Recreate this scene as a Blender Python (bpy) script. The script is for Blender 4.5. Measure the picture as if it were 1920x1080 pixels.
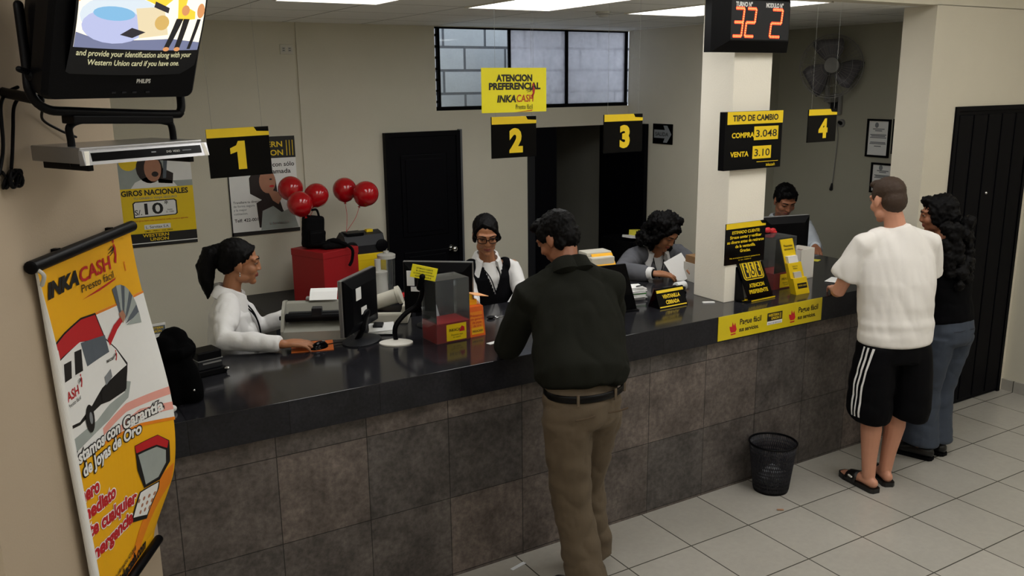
import bpy, bmesh, math, random
from mathutils import Vector, Matrix, noise, geometry
from math import pi, sin, cos, radians

random.seed(7)
for o in list(bpy.data.objects):
    bpy.data.objects.remove(o, do_unlink=True)
S = bpy.context.scene
COL = S.collection

# ------------------------------------------------------------------ camera
cd = bpy.data.cameras.new('camera')
cam = bpy.data.objects.new('camera', cd)
COL.objects.link(cam)
cd.sensor_width = 36.0
cd.lens = 1649.93 / 1920 * 36.0
cd.clip_start = 0.05
PITCH, YAW, ROLL = .228858, .541977, -.011248
fw = Vector((sin(YAW) * cos(PITCH), cos(YAW) * cos(PITCH), -sin(PITCH)))
rt = Vector((cos(YAW), -sin(YAW), 0))
up = rt.cross(fw)
r_ = rt * cos(ROLL) + up * sin(ROLL)
u_ = -rt * sin(ROLL) + up * cos(ROLL)
mw = Matrix(((r_.x, u_.x, -fw.x, 0), (r_.y, u_.y, -fw.y, -3.3834),
             (r_.z, u_.z, -fw.z, 2.2866), (0, 0, 0, 1)))
cam.matrix_world = mw
S.camera = cam

# ------------------------------------------------------------------ world, exposure
w = bpy.data.worlds.new('world')
S.world = w
w.use_nodes = True
wb = w.node_tree.nodes['Background']
wb.inputs[0].default_value = (.75, .85, 1.0, 1)
wb.inputs[1].default_value = 3.0
S.view_settings.view_transform = 'Standard'
S.view_settings.look = 'None'
S.view_settings.gamma = 1
S.view_settings.exposure = 0.0
S.view_settings.use_curve_mapping = False

PANEL_TELLER = 5.0      # radiance of the lit diffusers over the tellers
PANEL_HALL = 6.7        # and over the customers' hall

# ------------------------------------------------------------------ materials
MATS = {}


def lin(c):
    return tuple((x / 12.92 if x <= .04045 else ((x + .055) / 1.055) ** 2.4) for x in c)


def rgb(h):
    h = h.lstrip('#')
    return lin(tuple(int(h[i:i + 2], 16) / 255 for i in (0, 2, 4)))


def mat(name, col, rough=.5, var=.06, scale=30, bump=.0, metal=0, spec=.5, bscale=None, stretch=(1, 1, 1), coat=0):
    if name in MATS:
        return MATS[name]
    m = bpy.data.materials.new(name)
    m.use_nodes = True
    nt = m.node_tree
    b = nt.nodes['Principled BSDF']
    c = rgb(col) if isinstance(col, str) else col
    tc = nt.nodes.new('ShaderNodeTexCoord')
    mp = nt.nodes.new('ShaderNodeMapping')
    mp.inputs['Scale'].default_value = stretch
    nt.links.new(tc.outputs['Object'], mp.inputs[0])
    n = nt.nodes.new('ShaderNodeTexNoise')
    n.inputs['Scale'].default_value = scale
    n.inputs['Detail'].default_value = 3
    nt.links.new(mp.outputs[0], n.inputs['Vector'])
    mx = nt.nodes.new('ShaderNodeMix')
    mx.data_type = 'RGBA'
    nt.links.new(n.outputs['Fac'], mx.inputs[0])
    mx.inputs[6].default_value = (*[x * (1 - var) for x in c], 1)
    mx.inputs[7].default_value = (*[min(1, x * (1 + var)) for x in c], 1)
    nt.links.new(mx.outputs[2], b.inputs['Base Color'])
    b.inputs['Roughness'].default_value = rough
    b.inputs['Metallic'].default_value = metal
    b.inputs['Specular IOR Level'].default_value = spec
    if coat:
        b.inputs['Coat Weight'].default_value = coat
    if bump:
        n2 = nt.nodes.new('ShaderNodeTexNoise')
        n2.inputs['Scale'].default_value = bscale or scale * 3
        nt.links.new(mp.outputs[0], n2.inputs['Vector'])
        bp = nt.nodes.new('ShaderNodeBump')
        bp.inputs['Strength'].default_value = bump
        bp.inputs['Distance'].default_value = .01
        nt.links.new(n2.outputs['Fac'], bp.inputs['Height'])
        nt.links.new(bp.outputs[0], b.inputs['Normal'])
    MATS[name] = m
    return m


def emit(name, col, strength):
    if name in MATS:
        return MATS[name]
    m = bpy.data.materials.new(name)
    m.use_nodes = True
    nt = m.node_tree
    b = nt.nodes['Principled BSDF']
    c = rgb(col) if isinstance(col, str) else col
    b.inputs['Base Color'].default_value = (.02, .02, .02, 1)
    b.inputs['Emission Color'].default_value = (*c, 1)
    b.inputs['Emission Strength'].default_value = strength
    b.inputs['Roughness'].default_value = .3
    MATS[name] = m
    return m


def tiles(name, axes, size, off, mortar, c1, c2, cm, rough, blotch=(4, .3), fine=(40, .15), spec=.5, bias=0.):
    """Rectangular tiles with joints, stone clouding inside each tile."""
    m = bpy.data.materials.new(name)
    m.use_nodes = True
    nt = m.node_tree
    N, Lk = nt.nodes, nt.links
    b = N['Principled BSDF']
    tc = N.new('ShaderNodeTexCoord')
    sp = N.new('ShaderNodeSeparateXYZ')
    Lk.new(tc.outputs['Object'], sp.inputs[0])
    cb = N.new('ShaderNodeCombineXYZ')
    for i, a in enumerate(axes):
        ad = N.new('ShaderNodeMath')
        ad.operation = 'SUBTRACT'
        Lk.new(sp.outputs['XYZ'.index(a)], ad.inputs[0])
        ad.inputs[1].default_value = off[i] - 40 * size[i]
        Lk.new(ad.outputs[0], cb.inputs[i])
    br = N.new('ShaderNodeTexBrick')
    br.offset = 0
    br.squash = 1
    br.inputs['Scale'].default_value = 1
    br.inputs['Brick Width'].default_value = size[0]
    br.inputs['Row Height'].default_value = size[1]
    br.inputs['Mortar Size'].default_value = mortar
    br.inputs['Mortar Smooth'].default_value = .1
    br.inputs['Bias'].default_value = bias
    br.inputs['Color1'].default_value = (*rgb(c1), 1)
    br.inputs['Color2'].default_value = (*rgb(c2), 1)
    br.inputs['Mortar'].default_value = (*rgb(cm), 1)
    Lk.new(cb.outputs[0], br.inputs['Vector'])
    prev = br.outputs['Color']
    for sc, amt in (blotch, fine):
        n = N.new('ShaderNodeTexNoise')
        n.inputs['Scale'].default_value = sc
        n.inputs['Detail'].default_value = 6
        n.inputs['Roughness'].default_value = .65
        Lk.new(tc.outputs['Object'], n.inputs['Vector'])
        mr = N.new('ShaderNodeMapRange')
        mr.inputs[1].default_value = .3
        mr.inputs[2].default_value = .7
        mr.inputs[3].default_value = 1 - amt
        mr.inputs[4].default_value = 1 + amt
        Lk.new(n.outputs['Fac'], mr.inputs[0])
        mu = N.new('ShaderNodeMix')
        mu.data_type = 'RGBA'
        mu.blend_type = 'MULTIPLY'
        mu.inputs[0].default_value = 1
        Lk.new(prev, mu.inputs[6])
        Lk.new(mr.outputs[0], mu.inputs[7])
        prev = mu.outputs[2]
    Lk.new(prev, b.inputs['Base Color'])
    b.inputs['Roughness'].default_value = rough
    b.inputs['Specular IOR Level'].default_value = spec
    bp = N.new('ShaderNodeBump')
    bp.inputs['Strength'].default_value = .35
    bp.inputs['Distance'].default_value = .003
    bp.invert = True
    Lk.new(br.outputs['Fac'], bp.inputs['Height'])
    Lk.new(bp.outputs[0], b.inputs['Normal'])
    MATS[name] = m
    return m


def clear(name, tint=(.93, .95, .96), alpha=.16, rough=.05):
    """Thin clear acrylic sheet."""
    m = bpy.data.materials.new(name)
    m.use_nodes = True
    nt = m.node_tree
    for n in list(nt.nodes):
        if n.type == 'BSDF_PRINCIPLED':
            nt.nodes.remove(n)
    out = [n for n in nt.nodes if n.type == 'OUTPUT_MATERIAL'][0]
    tr = nt.nodes.new('ShaderNodeBsdfTransparent')
    tr.inputs[0].default_value = (*tint, 1)
    gl = nt.nodes.new('ShaderNodeBsdfGlossy')
    gl.inputs['Roughness'].default_value = rough
    df = nt.nodes.new('ShaderNodeBsdfDiffuse')
    df.inputs[0].default_value = (.55, .58, .6, 1)
    fr = nt.nodes.new('ShaderNodeFresnel')
    fr.inputs[0].default_value = 1.35
    m1 = nt.nodes.new('ShaderNodeMixShader')
    m1.inputs[0].default_value = alpha
    nt.links.new(tr.outputs[0], m1.inputs[1])
    nt.links.new(df.outputs[0], m1.inputs[2])
    m2 = nt.nodes.new('ShaderNodeMixShader')
    nt.links.new(fr.outputs[0], m2.inputs[0])
    nt.links.new(m1.outputs[0], m2.inputs[1])
    nt.links.new(gl.outputs[0], m2.inputs[2])
    nt.links.new(m2.outputs[0], out.inputs[0])
    MATS[name] = m
    return m


M_wall = mat('beige_wall_paint', '#d3cebd', .75, .03, 6, .08, bscale=120)
M_wallw = mat('cream_wall_paint', '#d3ccba', .7, .03, 6, .08, bscale=120)
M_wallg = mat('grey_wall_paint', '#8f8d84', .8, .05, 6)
M_white = mat('white_paint', '#e6e2d8', .6, .02, 10)
M_floor = tiles('floor_tiles', 'XY', (.4, .4), (2.842, -.3896), .0035, '#a5a199', '#aba79f', '#4e4b45', .22, (3, .05), (30, .04))
M_ctop = tiles('counter_top_tiles', 'XY', (.395, .395), (.562, -.03), .0015, '#202024', '#252529', '#101012', .13, (7, .35), (60, .25), .4)
M_apron = tiles('apron_tiles', 'XZ', (.395, .4), (.562, .75), .0015, '#1c1c21', '#212126', '#0c0c0e', .4, (9, .4), (70, .35), .25)
M_cfront = tiles('counter_front_tiles', 'XZ', (.3949, .3932), (.8996, .4073), .002, '#635a55', '#4f4b49', '#262322', .45, (5, .5), (38, .4), .3)
M_ceil = tiles('ceiling_tiles', 'XY', (.595, .595), (2.567, 1.378), .006, '#f0f0ec', '#f2f2ee', '#93928d', .9, (3, .03), (160, .06))
M_black = mat('black_plastic', '#050508', .42, .1, spec=.12)
M_blackg = mat('glossy_black', '#040406', .16, .05, spec=.13)
M_blackm = mat('matt_black', '#060608', .85, .15, spec=.12)
M_door = mat('black_door_paint', '#05050a', .5, .12, 8, .05, spec=.08)
M_dgrey = mat('dark_grey_plastic', '#1d1e22', .45, .08, spec=.3)
M_grey = mat('grey_plastic', '#8d8d8a', .4, .05)
M_lgrey = mat('light_grey_plastic', '#c3c2bb', .45, .04)
M_cream = mat('cream_plastic', '#cfcbbd', .45, .04)
M_silver = mat('brushed_silver', '#a9a9ab', .3, .05, 40, metal=.85, stretch=(1, 20, 20))
M_chrome = mat('chrome', '#d0d0d0', .15, .02, metal=1)
M_yellow = mat('sign_yellow', '#f2cf14', .45, .03)
M_yellow2 = mat('bright_yellow', '#fff01c', .5, .02)
M_amber = mat('banner_amber', '#f5b408', .55, .05, 4)
M_orange = mat('orange_print', '#f08a1c', .5, .04)
M_red = mat('red_plastic', '#c4141c', .4, .05)
M_redp = mat('red_print', '#c22026', .5, .03)
M_redcloth = mat('red_carton', '#a31018', .55, .06, 10)
M_paper = mat('white_paper', '#eeeeec', .7, .02)
M_ink = mat('black_ink', '#141210', .55, .05)
M_inkg = mat('grey_ink', '#84888c', .6, .06)
M_pgrey = mat('print_grey', '#a2aaa6', .6, .15, 12)
M_pgrey2 = mat('print_slate', '#59616a', .6, .15, 12)
M_pink = mat('print_pink', '#eda79a', .55, .04)
M_skinp = mat('print_skin', '#b07c62', .6, .08, 30)
M_hairp = mat('print_hair', '#221512', .6, .1, 30)
M_wood = mat('tan_board', '#8c6a45', .6, .12, 20, stretch=(1, 8, 1))
M_alu = mat('aluminium_frame', '#6a6c70', .45, .05, metal=.6)
M_acr = clear('clear_acrylic', alpha=.07)
M_acr2 = clear('glass_pane', (.9, .93, .93), .05, .03)

# ------------------------------------------------------------------ mesh helpers


def obj(name, bm, m, parent=None, smooth=False, label=None):
    me = bpy.data.meshes.new(name)
    if isinstance(bm, bmesh.types.BMesh):
        bm.normal_update()
        bm.to_mesh(me)
        bm.free()
    else:
        me = bm
    for x in (m if isinstance(m, (list, tuple)) else [m]):
        me.materials.append(x)
    if smooth is True:
        me.polygons.foreach_set('use_smooth', [True] * len(me.polygons))
    elif smooth:
        me.polygons.foreach_set('use_smooth', [True] * len(me.polygons))
        me.set_sharp_from_angle(angle=radians(smooth))
    me.update()
    o = bpy.data.objects.new(name, me)
    COL.objects.link(o)
    if parent:
        o.parent = parent
    if label:
        o['label'] = label
    return o


def thing(name, label, cat, loc=(0, 0, 0), rotz=0, group=None, rot=None):
    o = bpy.data.objects.new(name, None)
    o.empty_display_size = .05
    COL.objects.link(o)
    o.location = loc
    o.rotation_euler = rot or (0, 0, rotz)
    o['label'] = label
    o['category'] = cat
    if group:
        o['group'] = group
    return o


def tag(o, label, cat, group=None):
    o['label'] = label
    o['category'] = cat
    if group:
        o['group'] = group
    return o


def struct(name, bm, m, parent=None, smooth=False):
    o = obj(name, bm, m, parent, smooth)
    o['kind'] = 'structure'
    return o


def dup(root, loc, label, rotz=None, group=None):
    r = root.copy()
    COL.objects.link(r)
    r.location = loc
    if rotz is not None:
        r.rotation_euler = (0, 0, rotz)
    r['label'] = label
    if group:
        r['group'] = group
    for ch in root.children:
        c = ch.copy()
        COL.objects.link(c)
        c.parent = r
        for g in ch.children:
            d = g.copy()
            COL.objects.link(d)
            d.parent = c
    return r


def B():
    return bmesh.new()


def box(bm, c, s, bev=0, M=None, mi=0):
    """box centred at c of size s"""
    mx = (M or Matrix()) @ Matrix.Translation(c) @ Matrix.Diagonal((*s, 1))
    r = bmesh.ops.create_cube(bm, size=1, matrix=mx)
    fs = {f for v in r['verts'] for f in v.link_faces}
    for f in fs:
        f.material_index = mi
    if bev:
        es = {e for v in r['verts'] for e in v.link_edges}
        g = bmesh.ops.bevel(bm, geom=list(es), offset=bev, segments=2, affect='EDGES', profile=.6)
        for f in g['faces']:
            f.material_index = mi
    return bm


def bx(bm, x0, x1, y0, y1, z0, z1, bev=0, mi=0):
    return box(bm, ((x0 + x1) / 2, (y0 + y1) / 2, (z0 + z1) / 2), (abs(x1 - x0), abs(y1 - y0), abs(z1 - z0)), bev, None, mi)


def ell(bm, c, r, M=None, rot=None, seg=16, mi=0):
    mx = (M or Matrix()) @ Matrix.Translation(c)
    if rot:
        mx = mx @ rot
    if not hasattr(r, '__len__'):
        r = (r, r, r)
    mx = mx @ Matrix.Diagonal((*r, 1))
    g = bmesh.ops.create_uvsphere(bm, u_segments=seg, v_segments=max(6, seg * 2 // 3), radius=1, matrix=mx)
    if mi:
        for f in {f for v in g['verts'] for f in v.link_faces}:
            f.material_index = mi
    return bm


def spline(pts, n=6):
    P = [Vector(p) for p in pts]
    out = []
    for i in range(len(P) - 1):
        p0 = P[max(i - 1, 0)]
        p1, p2 = P[i], P[i + 1]
        p3 = P[min(i + 2, len(P) - 1)]
        for k in range(n):
            t = k / n
            out.append(.5 * ((2 * p1) + (p2 - p0) * t + (2 * p0 - 5 * p1 + 4 * p2 - p3) * t * t + (3 * p1 - p0 - 3 * p2 + p3) * t ** 3))
    out.append(P[-1])
    return out


def tube(bm, pts, rad, lat=None, seg=12, rnd=True, M=None, mi=0, closed=False):
    """tube along pts; rad: number or list of numbers or (ra, rb) pairs, ra along lat"""
    P = [Vector(p) for p in pts]
    n = len(P)
    if not hasattr(rad, '__len__'):
        rad = [rad] * n
    R = [(q if hasattr(q, '__len__') else (q, q)) for q in rad]
    T = []
    for i in range(n):
        if closed:
            t = P[(i + 1) % n] - P[i - 1]
        else:
            t = P[min(i + 1, n - 1)] - P[max(i - 1, 0)]
        T.append(t.normalized() if t.length > 1e-9 else Vector((0, 0, 1)))
    if lat is None:
        a = Vector((0, 0, 1)) if abs(T[0].z) < .9 else Vector((1, 0, 0))
    else:
        a = Vector(lat)
    secs = []
    for i in range(n):
        a2 = a - T[i] * a.dot(T[i])
        if a2.length < 1e-6:
            a2 = T[i].orthogonal()
        a2.normalize()
        if lat is None:
            a = a2
        secs.append((P[i], a2, T[i].cross(a2), R[i], T[i]))
    if rnd and not closed:
        pre, post = [], []
        for k in (3, 2, 1):
            th = k / 3.2 * pi / 2
            for lst, s, sg in ((pre, secs[0], -1), (post, secs[-1], 1)):
                rr = (s[3][0] + s[3][1]) / 2 * (rnd if rnd is not True else 1)
                lst.append((s[0] + s[4] * sg * rr * sin(th), s[1], s[2], (s[3][0] * cos(th), s[3][1] * cos(th)), s[4]))
        secs = pre + secs + post[::-1]
    rings = []
    for c, x, y, r, t in secs:
        ring = []
        for k in range(seg):
            th = 2 * pi * k / seg
            v = c + x * (r[0] * cos(th)) + y * (r[1] * sin(th))
            if M:
                v = M @ v
            ring.append(bm.verts.new(v))
        rings.append(ring)
    m = len(rings)
    for i in range(m if closed else m - 1):
        A_, B_ = rings[i], rings[(i + 1) % m]
        for k in range(seg):
            f = bm.faces.new((A_[k], A_[(k + 1) % seg], B_[(k + 1) % seg], B_[k]))
            f.material_index = mi
    if not closed:
        f = bm.faces.new(rings[0][::-1])
        f.material_index = mi
        f = bm.faces.new(rings[-1])
        f.material_index = mi
    return bm


def lathe(bm, prof, seg=28, c=(0, 0, 0), M=None, mi=0):
    """prof list of (r, z) from bottom to top around z through c"""
    rings = []
    c = Vector(c)
    for r, z in prof:
        ring = []
        for k in range(seg):
            th = 2 * pi * k / seg
            v = c + Vector((r * cos(th), r * sin(th), z))
            ring.append(bm.verts.new(M @ v if M else v))
        rings.append(ring)
    for i in range(len(rings) - 1):
        for k in range(seg):
            f = bm.faces.new((rings[i][k], rings[i][(k + 1) % seg], rings[i + 1][(k + 1) % seg], rings[i + 1][k]))
            f.material_index = mi
    for rg, fl in ((rings[0], True), (rings[-1], False)):
        try:
            f = bm.faces.new(rg[::-1] if fl else rg)
            f.material_index = mi
        except ValueError:
            pass
    return bm


def prism(bm, poly, y0, y1, M=None, mi=0):
    """extrude polygon in x,z (list of (x,z)) from y0 to y1"""
    n = len(poly)
    M = M or Matrix()
    a = [bm.verts.new(M @ Vector((x, y0, z))) for x, z in poly]
    b = [bm.verts.new(M @ Vector((x, y1, z))) for x, z in poly]
    fs = [bm.faces.new((a[i], a[(i + 1) % n], b[(i + 1) % n], b[i])) for i in range(n)]
    fs += [bm.faces.new(a[::-1]), bm.faces.new(b)]
    for f in fs:
        f.material_index = mi
    bmesh.ops.recalc_face_normals(bm, faces=fs)
    return bm


def loft(bm, rings, mi=0, cap=True, close=True):
    R = [[bm.verts.new(v) for v in r] for r in rings]
    n = len(R[0])
    for i in range(len(R) - 1):
        for k in range(n if close else n - 1):
            f = bm.faces.new((R[i][k], R[i][(k + 1) % n], R[i + 1][(k + 1) % n], R[i + 1][k]))
            f.material_index = mi
    if cap and close:
        bm.faces.new(R[0][::-1]).material_index = mi
        bm.faces.new(R[-1]).material_index = mi
    bmesh.ops.recalc_face_normals(bm, faces=bm.faces[:])
    return bm


def organic(name, bm, m, parent, vox=.008, it=4, disp=None, matfn=None, label=None):
    """one continuous skin around overlapping pieces"""
    me = bpy.data.meshes.new('tmp')
    bm.to_mesh(me)
    bm.free()
    o = bpy.data.objects.new('tmp', me)
    COL.objects.link(o)
    rm = o.modifiers.new('r', 'REMESH')
    rm.mode = 'VOXEL'
    rm.voxel_size = vox
    if it:
        sm = o.modifiers.new('s', 'SMOOTH')
        sm.factor = .5
        sm.iterations = it
    dg = bpy.context.evaluated_depsgraph_get()
    me2 = bpy.data.meshes.new_from_object(o.evaluated_get(dg))
    bpy.data.objects.remove(o)
    bpy.data.meshes.remove(me)
    me2.name = name
    me2.materials.clear()
    if disp:
        nv = len(me2.vertices)
        no = [v.normal.copy() for v in me2.vertices]
        for v, n in zip(me2.vertices, no):
            v.co += n * disp(v.co, n)
    o = obj(name, me2, m, parent, True, label)
    if matfn:
        for p in me2.polygons:
            p.material_index = matfn(p.center, p.normal)
    return o


def wrinkle(amp, fx, fy, fz, seed=0, sharp=True):
    def f(p, n):
        q = Vector((p.x * fx + seed, p.y * fy + seed * 2, p.z * fz))
        a = noise.noise(q) + .5 * noise.noise(q * 2.1)
        return amp * (abs(a) * 1.6 - .4 if sharp else a)
    return f


# ------------------------------------------------------------------ flat printing (lettering and artwork as thin geometry)


class Flat:
    def __init__(s):
        s.items = []
        s.mats = []

    def mi(s, m):
        if m not in s.mats:
            s.mats.append(m)
        return s.mats.index(m)

    def poly(s, pts, m, h=1):
        s.items.append((s.mi(m), h, [Vector((x, z, 0)) for x, z in pts], None))

    def rect(s, x0, x1, z0, z1, m, h=1):
        s.poly([(x0, z0), (x1, z0), (x1, z1), (x0, z1)], m, h)

    def disc(s, x, z, rx, rz, m, h=1, a0=0, a1=360, n=20):
        s.poly([(x + rx * cos(radians(a0 + (a1 - a0) * k / n)), z + rz * sin(radians(a0 + (a1 - a0) * k / n))) for k in range(n + (0 if a1 - a0 == 360 else 1))], m, h)

    def text(s, t, x, z, size, m, sx=1., bold=0., align='CENTER', h=2, shear=0., rot=0., width=None):
        cu = bpy.data.curves.new('t', 'FONT')
        cu.body = t
        cu.size = size
        cu.offset = bold * size
        cu.shear = shear
        cu.align_x = align
        cu.resolution_u = 3
        o = bpy.data.objects.new('t', cu)
        COL.objects.link(o)
        dg = bpy.context.evaluated_depsgraph_get()
        me = bpy.data.meshes.new_from_object(o.evaluated_get(dg))
        bpy.data.objects.remove(o)
        bpy.data.curves.remove(cu)
        if width and len(me.vertices):
            xs = [v.co.x for v in me.vertices]
            sx = width / (max(xs) - min(xs))
        ca, sa = cos(rot), sin(rot)
        vs = []
        for v in me.vertices:
            a, b = v.co.x * sx, v.co.y
            vs.append(Vector((x + a * ca - b * sa, z + a * sa + b * ca, 0)))
        s.items.append((s.mi(m), h, vs, [tuple(p.vertices) for p in me.polygons]))
        bpy.data.meshes.remove(me)

    def build(s, name, parent, y=0., warp=None, cell=None, step=.0006, label=None, fine=None):
        """x to the right, z up, reads from -Y; y is the face of the carrier"""
        bm = bmesh.new()
        for mi, h, vs, faces in s.items:
            bv = [bm.verts.new((v.x, y - h * step, v.y)) for v in vs]
            if faces is None:
                faces = geometry.tessellate_polygon([vs]) if len(vs) > 4 else [tuple(range(len(vs)))]
            for f in faces:
                try:
                    fc = bm.faces.new([bv[i] for i in f])
                except ValueError:
                    continue
                fc.material_index = mi
                fc.normal_update()
                if fc.normal.y > 0:
                    fc.normal_flip()
        if warp:
            if cell:
                xs = [v.co.x for v in bm.verts]
                zs = [v.co.z for v in bm.verts]
                for ax, lo, hi in ((0, min(xs), max(xs)), (2, min(zs), max(zs))):
                    k = math.ceil(lo / cell)
                    while k * cell < hi:
                        no = (1, 0, 0) if ax == 0 else (0, 0, 1)
                        co = (k * cell, 0, 0) if ax == 0 else (0, 0, k * cell)
                        bmesh.ops.bisect_plane(bm, geom=bm.verts[:] + bm.edges[:] + bm.faces[:], plane_co=co, plane_no=no)
                        k += 1
            if fine:
                k = 0
                while fine[0] + k * fine[2] < fine[1]:
                    bmesh.ops.bisect_plane(bm, geom=bm.verts[:] + bm.edges[:] + bm.faces[:], plane_co=(fine[0] + k * fine[2], 0, 0), plane_no=(1, 0, 0))
                    k += 1
            for v in bm.verts:
                v.co = warp(v.co)
        return obj(name, bm, s.mats, parent, False, label)


def runner(F, x, z, s, h=3, red=None):
    """the running-messenger emblem of the counter signs: swift black strokes and a red figure"""
    red = red or M_redp
    for k, (dx, dz, ln) in enumerate(((-.55, .25, .5), (-.6, .1, .6), (-.5, -.03, .45))):
        F.poly([(x + dx * s, z + dz * s), (x + (dx + ln) * s, z + (dz + .1) * s), (x + (dx + ln) * s, z + (dz + .17) * s), (x + dx * s, z + (dz + .03) * s)], M_ink, h)
    F.poly([(x - .1 * s, z - .35 * s), (x + .12 * s, z - .1 * s), (x + .05 * s, z + .3 * s), (x + .2 * s, z + .5 * s), (x + .35 * s, z + .25 * s), (x + .3 * s, z - .1 * s), (x + .1 * s, z - .5 * s)], red, h)
    F.disc(x + .16 * s, z + .62 * s, .1 * s, .12 * s, red, h, n=10)
    F.poly([(x - .15 * s, z + .12 * s), (x + .12 * s, z + .22 * s), (x + .12 * s, z + .36 * s), (x - .15 * s, z + .26 * s)], M_ink, h + 1)


def logo(F, x, z, s, h=3):
    """INKACASH Presto facil, x is centre; s is overall width"""
    F.text('INKA', x - .27 * s, z, .2 * s, M_ink, 1, .035, h=h, shear=.2, width=.46 * s)
    F.text('CASH', x + .19 * s, z, .21 * s, M_redp, 1, .008, h=h, shear=.1, width=.42 * s)
    F.text('Presto f\u00e1cil', x + .17 * s, z - .15 * s, .14 * s, M_ink, 1, 0, h=h, width=.42 * s)
    F.poly([(x - .1 * s, z - .22 * s), (x + .38 * s, z - .17 * s), (x + .4 * s, z - .14 * s), (x + .36 * s, z - .19 * s)], M_redp, h)
    runner(F, x + .36 * s, z + .2 * s, .24 * s, h)


def wu(F, x, z, s, h=2):
    """black plate with WESTERN UNION in yellow, s = width"""
    F.rect(x - .5 * s, x + .5 * s, z - .2 * s, z + .2 * s, M_ink, h)
    F.text('WESTERN', x - .08 * s, z + .02 * s, .17 * s, M_yellow, 1, .02, h=h + 1, width=.7 * s)
    F.text('UNION', x + .02 * s, z - .14 * s, .17 * s, M_yellow, 1, .02, h=h + 1, width=.5 * s)
    for k in range(2):
        F.rect(x + (.33 + .06 * k) * s, x + (.35 + .06 * k) * s, z - .14 * s, z + .14 * s, M_yellow, h + 1)

# ================================================================== THE SETTING
CT = 1.0425            # counter top height
bm = B(); bx(bm, -3.2, 7.6, -7.2, 4.6, -.1, 0); struct('floor', bm, M_floor)
bm = B(); bx(bm, .3, 6.5, .14, 3.12, 2.725, 2.78); struct('ceiling', bm, M_ceil)
bm = B(); bx(bm, -3.2, 6.6, -7.2, .12, 3.3, 3.36); struct('ceiling_hall', bm, M_white)
bm = B(); bx(bm, -3.2, 6.6, .1, .22, 2.725, 3.36); struct('wall_bulkhead', bm, M_wallw)
# back wall with the window strip under the ceiling and the passage on the right
bm = B()
bx(bm, .3, 3.165, 3.0, 3.12, 0, 2.73)
bx(bm, 3.165, 5.2, 3.0, 3.12, 1.915, 2.078)
bx(bm, 3.165, 4.04, 3.0, 3.12, 0, 1.915)
bx(bm, 3.165, 5.2, 3.0, 3.12, 2.72, 2.73)
struct('wall_back', bm, M_wall)
bm = B(); bx(bm, 2.06, 2.10, 2.985, 3.0, 0, 2.725); struct('trim_1', bm, M_wall)
# partition on the right of the tellers' room, booth rear wall, right wall
bm = B(); bx(bm, 5.085, 5.185, 2.05, 3.0, 0, 2.73); struct('wall_partition', bm, M_wall)
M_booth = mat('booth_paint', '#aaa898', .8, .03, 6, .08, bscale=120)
bm = B(); bx(bm, 5.185, 6.4, 2.45, 2.55, 0, 2.73); struct('wall_booth', bm, M_booth)
bm = B(); bx(bm, 6.4, 6.5, -7.2, .2, 0, 3.36); struct('wall_right', bm, M_wall)
bm = B(); bx(bm, 6.4, 6.5, .2, 2.55, 0, 3.36); struct('wall_booth_right', bm, M_booth)
# cream front wall with the black door, ends at the counter
bm = B()
bx(bm, 5.173, 5.46, .1, .33, 0, 2.73)
bx(bm, 5.46, 6.345, .1, .33, 2.105, 2.73)
bx(bm, 6.345, 6.4, .1, .33, 0, 2.73)
struct('wall_front', bm, M_wallw)
bm = B(); bx(bm, 6.385, 6.4, -7.0, .1, 0, .085); struct('baseboard_right', bm, M_floor)
# passage behind the back wall
bm = B()
bx(bm, 3.9, 5.3, 4.4, 4.5, 0, 2.05)
bx(bm, 3.8, 3.95, 3.12, 4.5, 0, 2.05)
bx(bm, 5.13, 5.3, 3.0, 4.5, 0, 2.05)
bx(bm, 3.8, 5.3, 3.12, 4.5, 2.0, 2.05)
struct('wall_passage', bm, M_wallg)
bm = B(); bx(bm, .3, .4, .02, 3.05, 0, 2.8); struct('wall_left', bm, M_wall)
# angled wall on the left that carries the television and the banner
A = Vector((.419, -.02, 0)); D_ = Vector((.484, .875, 0)); N_ = Vector((.875, -.484, 0))
Bc = A - D_ * 1.015
foot = [A, A + Vector((-.02, .04, 0)), Vector((.30, .06, 0)), Vector((-.3, -.3, 0)), Bc + Vector((-.10, .02, 0)), Bc + Vector((-.035, .0, 0)), Bc]
bm = B()
loft(bm, [[Vector((p.x, p.y, z)) for p in foot] for z in (0, 3.34)])
struct('wall_pillar', bm, mat('pillar_paint', '#b9a892', .75, .04, 5, .08, bscale=140))
bm = B(); bx(bm, -3.2, -.03, -.72, -.62, 0, 3.36); struct('wall_side', bm, M_white)
bm = B(); bx(bm, -3.3, -3.2, -7.2, -.6, 0, 3.36); struct('wall_hall_left', bm, M_wallw)
bm = B(); bx(bm, -3.3, 6.5, -7.3, -7.2, 0, 3.36); struct('wall_hall_back', bm, M_wallw)
bm = B(); bx(bm, -.3, .395, .06, .12, 0, 3.36); struct('wall_corner', bm, M_wall)

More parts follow.
